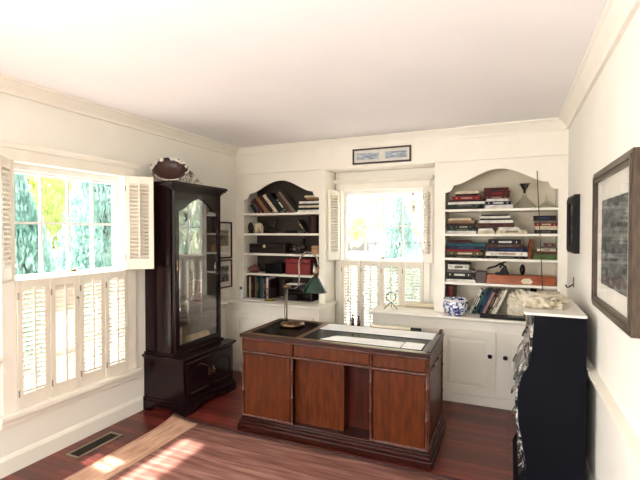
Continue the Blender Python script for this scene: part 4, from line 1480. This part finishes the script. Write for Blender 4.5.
# cordless phone on left counter
p = on_z(241.5, 303, CT)
t = thing('cordless_phone', 'white cordless phone standing on the left countertop', 'phone', (on_y(241, 300, 4.06).x, 4.06, CT))
bm = nb(); box(bm, -0.035, 0.035, -0.035, 0.035, 0.0005, 0.028); obj('cradle', bm, M_WPLAS, t, bevel=0.008)
bm = nb(); box(bm, -0.024, 0.024, -0.012, 0.014, 0.02, 0.155, Matrix.Rotation(R(-6), 4, 'X')); h_ = obj('handset', bm, M_WPLAS, t, bevel=0.008)
bm = nb(); box(bm, -0.016, 0.016, -0.0135, -0.011, 0.105, 0.135, Matrix.Rotation(R(-6), 4, 'X')); obj('screen', bm, mat('grey_screen', (90, 96, 92), 0.3), h_)
# cable down the left wall
bm = nb()
pts = [(XL + 0.012, 3.80, 0.70), (XL + 0.012, 3.78, 0.55), (XL + 0.012, 3.70, 0.35), (XL + 0.012, 3.62, 0.12), (XL + 0.03, 3.60, 0.006)]
tube(bm, pts, 0.004, 6)
ob = obj('phone_cable', bm, mat('grey_cable', (90, 84, 78), 0.5), None, pts[-1]); tag(ob, 'thin grey cable hanging down the left wall beside the dark cabinet', 'cable')

# ------------------------------------------------------------------ ornaments in the left bookcase
s2 = SHELVES[1] + 0.0005
M_BRONZE = mat('dark_bronze', (44, 36, 32), 0.35, 0.5, rgb2=(28, 22, 20), scale=14)
M_IVORY = mat('ivory_ceramic', (220, 206, 176), 0.4, rgb2=(190, 172, 136), scale=14)
p = on_y(250.8, 228, YB + 0.045)
t = thing('round_bronze_ornament', 'dark round ornament at the left end of second left shelf', 'ornament', (p.x, YB + 0.045, s2))
bm = nb(); ball(bm, (0, 0, 0.065), 0.058, 3, (0.62, 0.5, 1.0)); obj('body', bm, M_BRONZE, t, smooth=True)
bm = nb(); lathe(bm, [(0, 0), (0.035, 0), (0.03, 0.012), (0.015, 0.02), (0, 0.02)], 20); obj('foot', bm, M_BRONZE, t, smooth=True)
# ivory elephant-like figurine
p = on_y(259, 228, YB + 0.08)
t = thing('ivory_figurine', 'ivory coloured animal figurine on second left shelf', 'figurine', (p.x, YB + 0.085, s2))
bm = nb()
ball(bm, (0, 0, 0.085), 0.036, 3, (1.25, 0.8, 0.95)); ball(bm, (-0.038, -0.005, 0.102), 0.024, 2)
for (x, y) in ((-0.028, -0.016), (-0.028, 0.016), (0.028, -0.016), (0.028, 0.016)):
    tube(bm, [(x, y, 0.08), (x * 1.05, y, 0.0)], [0.016, 0.011], 10)
tube(bm, [(-0.056, -0.005, 0.10), (-0.066, -0.005, 0.07), (-0.062, -0.005, 0.04)], [0.011, 0.008, 0.005], 8)
for s in (-1, 1):
    ball(bm, (-0.028, -0.006 + s * 0.022, 0.112), 0.018, 2, (0.7, 0.35, 1))
obj('body', bm, M_IVORY, t, smooth=True)
# dark horse
p = on_y(271.5, 228, YB + 0.1)
t = thing('bronze_horse_figurine', 'dark bronze horse figurine on second left shelf', 'figurine', (p.x, YB + 0.10, s2))
bm = nb(); box(bm, -0.07, 0.075, -0.03, 0.03, 0, 0.016); obj('base', bm, M_BRONZE, t, bevel=0.003)
bm = nb()
tube(bm, [(-0.062, 0, 0.075), (-0.045, 0, 0.085), (0, 0, 0.078), (0.04, 0, 0.088), (0.055, 0, 0.088)], [0.012, 0.026, 0.024, 0.028, 0.012], 12)
tube(bm, [(0.04, 0, 0.092), (0.058, 0, 0.125), (0.068, 0, 0.148)], [0.024, 0.018, 0.012], 10)
tube(bm, [(0.062, 0, 0.152), (0.082, 0, 0.138), (0.096, 0, 0.124)], [0.015, 0.012, 0.008], 8)
for (x, y, k) in ((-0.048, -0.014, -0.008), (-0.048, 0.014, 0.01), (0.044, -0.014, 0.012), (0.044, 0.014, -0.006)):
    tube(bm, [(x, y, 0.075), (x + k, y, 0.045), (x + k * 0.4, y, 0.014)], [0.014, 0.008, 0.007], 8)
tube(bm, [(-0.06, 0, 0.09), (-0.078, 0, 0.07), (-0.082, 0, 0.04)], [0.008, 0.01, 0.004], 8)
for s in (-1, 1):
    tube(bm, [(0.064, s * 0.008, 0.155), (0.064, s * 0.01, 0.172)], [0.005, 0.001], 6)
obj('horse', bm, M_BRONZE, t, smooth=True)

s3 = SHELVES[2] + 0.0005
def case_box(name, label, cat, ua, ub, y, z, h, d, m, extra=None):
    a, b = on_y(ua, 250, y).x, on_y(ub, 250, y).x
    t = thing(name, label, cat, ((a + b) / 2, y, z))
    w_ = (b - a) / 2
    bm = nb(); box(bm, -w_, w_, 0, d, 0, h * 0.68); obj('body', bm, m, t, bevel=0.003)
    bm = nb(); box(bm, -w_ - 0.001, w_ + 0.001, -0.002, d + 0.001, h * 0.70, h); obj('lid', bm, m, t, bevel=0.004)
    bm = nb(); box(bm, -w_ + 0.002, w_ - 0.002, 0.002, d - 0.002, h * 0.68, h * 0.70); obj('seam', bm, M_BLACK, t)
    return t


t = case_box('wooden_chest_box', 'dark wooden box with white round knob on third left shelf', 'box', 249.5, 285, YB + 0.05, s3, 0.105, 0.16, mat('very_dark_wood', (34, 22, 18), 0.35, rgb2=(26, 16, 13), scale=12))
bm = nb(); lathe(bm, [(0, 0), (0.014, 0), (0.019, 0.008), (0.012, 0.014), (0, 0.016)], 16, mtx=Matrix.Translation((-0.03, -0.002, 0.075)) @ Matrix.Rotation(PI / 2, 4, 'X')); obj('knob', bm, M_IVORY, t, smooth=True)
# silver cup
p = on_y(294.5, 250, YB + 0.08)
t = thing('silver_cup', 'small silver cup with handles on third left shelf', 'cup', (p.x, YB + 0.08, s3))
bm = nb(); lathe(bm, [(0, 0), (0.026, 0), (0.024, 0.006), (0.012, 0.012), (0.012, 0.02), (0.03, 0.03), (0.036, 0.05), (0.034, 0.078), (0.038, 0.082), (0.035, 0.082), (0.031, 0.076), (0.032, 0.05), (0, 0.028)], 24); obj('bowl', bm, M_SILVER, t, smooth=True)
for s in (-1, 1):
    bm = nb(); tube(bm, [(s * 0.033, 0, 0.04), (s * 0.048, 0, 0.05), (s * 0.048, 0, 0.066), (s * 0.035, 0, 0.072)], 0.003, 6); obj('handle', bm, M_SILVER, t, smooth=True)
# bust
p = on_y(303.5, 250, YB + 0.09)
t = thing('bronze_bust', 'dark bronze bust on third left shelf beside the silver cup', 'bust', (p.x, YB + 0.09, s3))
bm = nb(); lathe(bm, [(0, 0), (0.036, 0), (0.036, 0.014), (0.022, 0.022), (0.018, 0.04), (0, 0.042)], 20); obj('pedestal', bm, M_BRONZE, t, smooth=True)
bm = nb()
tube(bm, [(0, 0, 0.036), (0, 0, 0.055), (0, 0, 0.08), (0, 0, 0.095), (0, 0, 0.112)], [0.022, 0.042, 0.045, 0.022, 0.018], 14)
ball(bm, (0, -0.003, 0.135), 0.03, 3, (0.82, 0.95, 1.12)); ball(bm, (0, -0.033, 0.132), 0.007, 1); ball(bm, (0, 0.006, 0.148), 0.03, 2, (0.95, 0.95, 0.85))
obj('head', bm, M_BRONZE, t, smooth=True)
case_box('tan_box', 'small tan box at the right end of third left shelf', 'box', 311.5, 318.4, YB + 0.05, s3, 0.09, 0.12, mat('tan_card', (176, 134, 96), 0.6))
# shelf 4
s4 = SHELVES[3] + 0.0005
p = on_y(254, 270, YB + 0.09)
t = thing('ceramic_dish', 'mauve pink covered dish on fourth left shelf', 'dish', (p.x, YB + 0.10, s4))
mp_ = mat('mauve_glaze', (136, 88, 84), 0.35, rgb2=(104, 60, 60), scale=12)
bm = nb(); lathe(bm, [(0, 0), (0.04, 0), (0.062, 0.02), (0.07, 0.045), (0.066, 0.045), (0, 0.02)], 28); obj('bowl', bm, mp_, t, smooth=True)
bm = nb(); lathe(bm, [(0.068, 0.046), (0.05, 0.065), (0.02, 0.078), (0.012, 0.09), (0, 0.094)], 28); obj('lid', bm, mp_, t, smooth=True)
case_box('black_box', 'black box between pink dish and red box on fourth left shelf', 'box', 265, 281.5, YB + 0.05, s4, 0.112, 0.15, M_BLACK)
case_box('red_box', 'large dark red box on fourth left shelf', 'box', 285.5, 310, YB + 0.04, s4, 0.172, 0.18, mat('dark_red_board', (126, 24, 22), 0.55, rgb2=(110, 20, 20), scale=8))
p = on_y(314.5, 270, YB + 0.07)
t = thing('silver_flask', 'silver flask right of the red box', 'flask', (p.x, YB + 0.07, s4))
bm = nb(); lathe(bm, [(0, 0), (0.028, 0), (0.03, 0.01), (0.03, 0.10), (0.018, 0.122), (0.013, 0.13)], 20); obj('body', bm, M_SILVER, t, smooth=True)
bm = nb(); lathe(bm, [(0.014, 0.13), (0.016, 0.131), (0.016, 0.155), (0, 0.158)], 20); obj('cap', bm, M_BLACK, t, smooth=True)
# bottom: wire basket, letter tray, dark boxes
p0 = on_y(266, 300, YB - 0.03).x
t = thing('wire_basket', 'dark wire basket in front of upright books, left countertop', 'basket', (p0 + 0.06, YB - 0.045, CT))
bm = nb()
for k in range(8):
    x = -0.05 + k * 0.1 / 7
    for y in (-0.035, 0.035):
        tube(bm, [(x, y, 0.003), (x * 1.15, y * 1.15, 0.13)], 0.0018, 5)
for y0_, k in ((0.003, 1), (0.065, 1.08), (0.13, 1.15)):
    tube(bm, [(-0.05 * k, -0.035 * k, y0_), (0.05 * k, -0.035 * k, y0_), (0.05 * k, 0.035 * k, y0_), (-0.05 * k, 0.035 * k, y0_), (-0.05 * k, -0.035 * k, y0_)], 0.003, 6)
obj('wires', bm, M_BRONZE, t)
bm = nb(); box(bm, -0.05, 0.05, -0.035, 0.035, 0.001, 0.005); obj('bottom', bm, M_BRONZE, t)
bm = nb(); box(bm, 0, 0.065, 0, 0.04, 0, 0.012); ob = obj('yellow_pad', bm, mat('yellow_paper', (214, 190, 60), 0.7), None, None)
ob.location = (p0 + 0.032, YB - 0.06, CT + 0.0055); tag(ob, 'small yellow pad lying inside the dark wire basket', 'notepad')
xa, xb = on_y(283, 300, YB + 0.03).x, on_y(311, 300, YB + 0.03).x
t = thing('letter_tray', 'dark wooden open letter tray holding white papers on left countertop', 'tray', (xa, YB + 0.045, CT))
mw = mat('dark_tray_wood', (40, 22, 18), 0.4, rgb2=(30, 16, 13), scale=12)
w_ = xb - xa
bm = nb(); box(bm, 0, 0.012, 0, 0.18, 0.0005, 0.22); obj('side', bm, mw, t)
bm = nb(); box(bm, w_ - 0.012, w_, 0, 0.18, 0.0005, 0.20); obj('side', bm, mw, t)
for z in (0.0005, 0.085, 0.165):
    bm = nb(); box(bm, 0.012, w_ - 0.012, 0, 0.18, z, z + 0.008); obj('tray_shelf', bm, mw, t)
bm = nb(); box(bm, 0, w_, 0.18, 0.188, 0.0005, 0.20); obj('back', bm, mw, t)
bm = nb(); box(bm, 0, 0.17, 0, 0.14, 0, 0.008); ob = obj('paper_stack', bm, M_WHITEP, None, None)
ob.location = (xa + 0.03, YB + 0.05, CT + 0.1735); tag(ob, 'white papers on the top level of the dark letter tray', 'paper')
bm = nb(); box(bm, 0, 0.13, 0, 0.12, 0, 0.06); ob = obj('dark_card_box', bm, M_BRONZE, None, None, bevel=0.003)
ob.location = (xa + 0.03, YB + 0.05, CT + 0.009); tag(ob, 'dark small box inside the bottom of the letter tray', 'box')
p = on_y(256, 305, 4.04)
bm = nb(); box(bm, -0.09, 0.09, -0.03, 0.03, 0, 0.01); ob = obj('white_envelope_stack', bm, M_WHITEP, None, None)
ob.location = (p.x - 0.02, 4.02, CT + 0.0005); ob.rotation_euler = (0, 0, 0.1); tag(ob, 'white envelopes lying on left countertop beside the phone', 'envelope')

# ------------------------------------------------------------------ outdoors
bm = nb(); box(bm, -40, 40, -40, 40, -0.45, -0.35)
ob = struct('ground', bm, M_GRASS)
bm = nb(); box(bm, XL - TH - 0.06, XL - TH - 0.001, -3, 5, 1.90, 2.02); struct('trim_9', bm, M_SIDING)


def tree(name, label, loc, h, r, n, lm, droop, seed, leaf=0.09, tr=0.12, conic=True, z_lo=0.1):
    rnd = random.Random(seed)
    t = thing(name, label, 'tree', loc, (0, 0, 0), 'trees outside the windows')
    bm = nb(); tube(bm, [(0, 0, 0), (0.03, 0, h * 0.5), (0, 0.02, h * 0.96)], [tr, tr * 0.6, tr * 0.12], 8); obj('trunk', bm, M_BARK, t)
    bm = nb()
    for b in range(n):
        z = h * (z_lo + (1 - z_lo) * rnd.random())
        s = (z / h - z_lo) / (1 - z_lo)
        R_ = r * ((1 - s) ** 0.7 if conic else math.sqrt(max(0.04, 1 - (2 * s - 1) ** 2)))
        q = rnd.random() * 2 * PI
        for k in range(14):
            f = (0.25 + 0.75 * rnd.random())
            rr = R_ * f
            p = Vector((rr * math.cos(q), rr * math.sin(q), z - droop * f * f + rnd.uniform(-.05, .05)))
            p += Vector((rnd.uniform(-1, 1), rnd.uniform(-1, 1), rnd.uniform(-1, 1))) * leaf * 0.9
            e = Euler((rnd.uniform(-1, 1), rnd.uniform(-1, 1), rnd.uniform(0, 6.3))).to_matrix()
            L_ = leaf * rnd.uniform(0.7, 1.5)
            w = leaf * 0.28 if droop > 0.2 else leaf * 0.6
            dirv = Vector((0, 0, -1)) if droop > 0.2 else Vector((0, 0, 1))
            a = [p, p + e @ Vector((w, 0, 0)) + dirv * L_ * 0.5, p + e @ Vector((0, 0, 0)) + dirv * L_ * 1.2, p - e @ Vector((w, 0, 0)) + dirv * L_ * 0.5]
            bm.faces.new([bm.verts.new(x) for x in a])
    obj('foliage', bm, lm, t)
    return t


GZ = -0.35
t = thing('neighbouring_house', 'pale pink roofed house far beyond the trees of the left window', 'house', (-20, 13, GZ))
bm = nb(); box(bm, -3, 2.2, -8, 8, 0, 3.7); obj('wall', bm, mat('white_house_siding', (226, 220, 214), 0.8, rgb2=(218, 212, 206), scale=1.0, stretch=(1, 1, 12)), t)
bm = nb(); prism(bm, [(3.2, 3.55), (3.2, 3.7), (-0.4, 5.6), (-4, 3.7), (-4, 3.55), (-0.4, 5.4)], 'y', -8.5, 8.5); obj('roof', bm, M_SIDING, t)
for yy in (-5, -1.5, 2, 5.5):
    bm = nb(); box(bm, 2.18, 2.26, yy - 0.5, yy + 0.5, 1.2, 2.6); f_ = obj('house_window', bm, M_SASH, t)
    bm = nb(); box(bm, 2.24, 2.27, yy - 0.42, yy + 0.42, 1.28, 2.52); obj('house_window_pane', bm, mat('dark_pane', (70, 78, 84), 0.1), f_)
tree('weeping_spruce', 'blue green weeping spruce filling the right of the left window', (-6.9, 5.75, GZ), 4.4, 1.1, 1500, M_TEAL, 0.45, 1, leaf=0.075)
tree('weeping_spruce', 'blue green weeping spruce low in the middle of the left window', (-6.2, 3.8, GZ), 2.75, 0.95, 1100, M_TEAL, 0.45, 2, leaf=0.075)
tree('leafy_tree', 'yellow green leafy tree in the upper left of the left window', (-10.0, 6.3, GZ), 4.6, 1.7, 600, M_LIME, 0.0, 3, leaf=0.10, conic=False, z_lo=0.2)
tree('leafy_tree', 'pale leafy tree far beyond the spruces of the left window', (-12.5, 10.6, GZ), 5.0, 2.4, 300, M_PALE, 0.0, 4, leaf=0.2, conic=False, z_lo=0.15)
tree('leafy_tree', 'yellow green leafy tree in the left of the back window', (-4.0, 10.8, GZ), 4.8, 1.4, 300, M_BACKLEAF, 0.0, 5, leaf=0.10, conic=False, z_lo=0.3)
tree('weeping_spruce', 'blue green spruce in the right of the back window', (-2.15, 9.0, GZ), 2.7, 0.95, 420, M_TEAL, 0.45, 6, leaf=0.09)
tree('leafy_tree', 'pale leafy tree high in the right of the back window', (-3.0, 14.6, GZ), 5.4, 2.0, 300, M_BACKLEAF, 0.0, 7, leaf=0.12, conic=False, z_lo=0.3)

tree('leafy_tree', 'pale leafy tree outside, seen mirrored in the dark cabinet door', (2.6, 9.0, GZ), 4.6, 1.7, 500, M_PALE, 0.0, 9, leaf=0.12, conic=False, z_lo=0.2)

# ------------------------------------------------------------------ light
w = bpy.data.worlds.new('world')
SC.world = w
w.use_nodes = True
nt = w.node_tree
bg = nt.nodes['Background']
sky = nt.nodes.new('ShaderNodeTexSky')
sky.sky_type = 'NISHITA'
sky.sun_disc = False
sky.sun_elevation = R(58)
sky.sun_rotation = R(-80)
sky.air_density = 1.0
sky.dust_density = 4.0
hs = nt.nodes.new('ShaderNodeHueSaturation')
hs.inputs['Saturation'].default_value = 0.35
nt.links.new(sky.outputs[0], hs.inputs['Color'])
nt.links.new(hs.outputs[0], bg.inputs['Color'])
bg.inputs['Strength'].default_value = 1.1

sd = bpy.data.lights.new('sun', 'SUN')
sd.energy = 30.0
sd.angle = R(2.5)
sd.color = (1.0, 0.94, 0.88)
so = bpy.data.objects.new('sun', sd)
COL.objects.link(so)
d = Vector((math.cos(R(60)), -0.06, -math.sin(R(60))))
so.rotation_euler = d.to_track_quat('-Z', 'Y').to_euler()
so.location = (-8, 3, 12)


def fill_lamp(name, loc, rot, sx, sy, e, col=(1, 0.98, 0.95)):
    l = bpy.data.lights.new(name, 'AREA')
    l.shape = 'RECTANGLE'
    l.size, l.size_y = sx, sy
    l.energy = e
    l.color = col
    o = bpy.data.objects.new(name, l)
    COL.objects.link(o)
    o.location = loc
    o.rotation_euler = rot
    return o


# added fill lamps outside the unseen windows behind the camera
fill_lamp('fill_lamp_front', ((FW[0] + FW[1]) / 2, YF - TH - 0.05, (FW[2] + FW[3]) / 2), (R(90), 0, 0), FW[1] - FW[0], FW[3] - FW[2], 50, (0.98, 0.99, 0.99))
fill_lamp('fill_lamp_side', (XL - TH - 0.05, (LW2[0] + LW2[1]) / 2, (LW2[2] + LW2[3]) / 2), (R(90), 0, R(-90)), LW2[1] - LW2[0], LW2[3] - LW2[2], 195, (0.98, 0.99, 0.99))

vs = SC.view_settings
vs.view_transform = 'Standard'
vs.look = 'None'
vs.exposure = 0.27
vs.gamma = 1.0
vs.use_curve_mapping = False
SC.cycles.use_denoising = True
SC.cycles.max_bounces = 10
SC.cycles.transparent_max_bounces = 12
SC.cycles.sample_clamp_indirect = 8.0
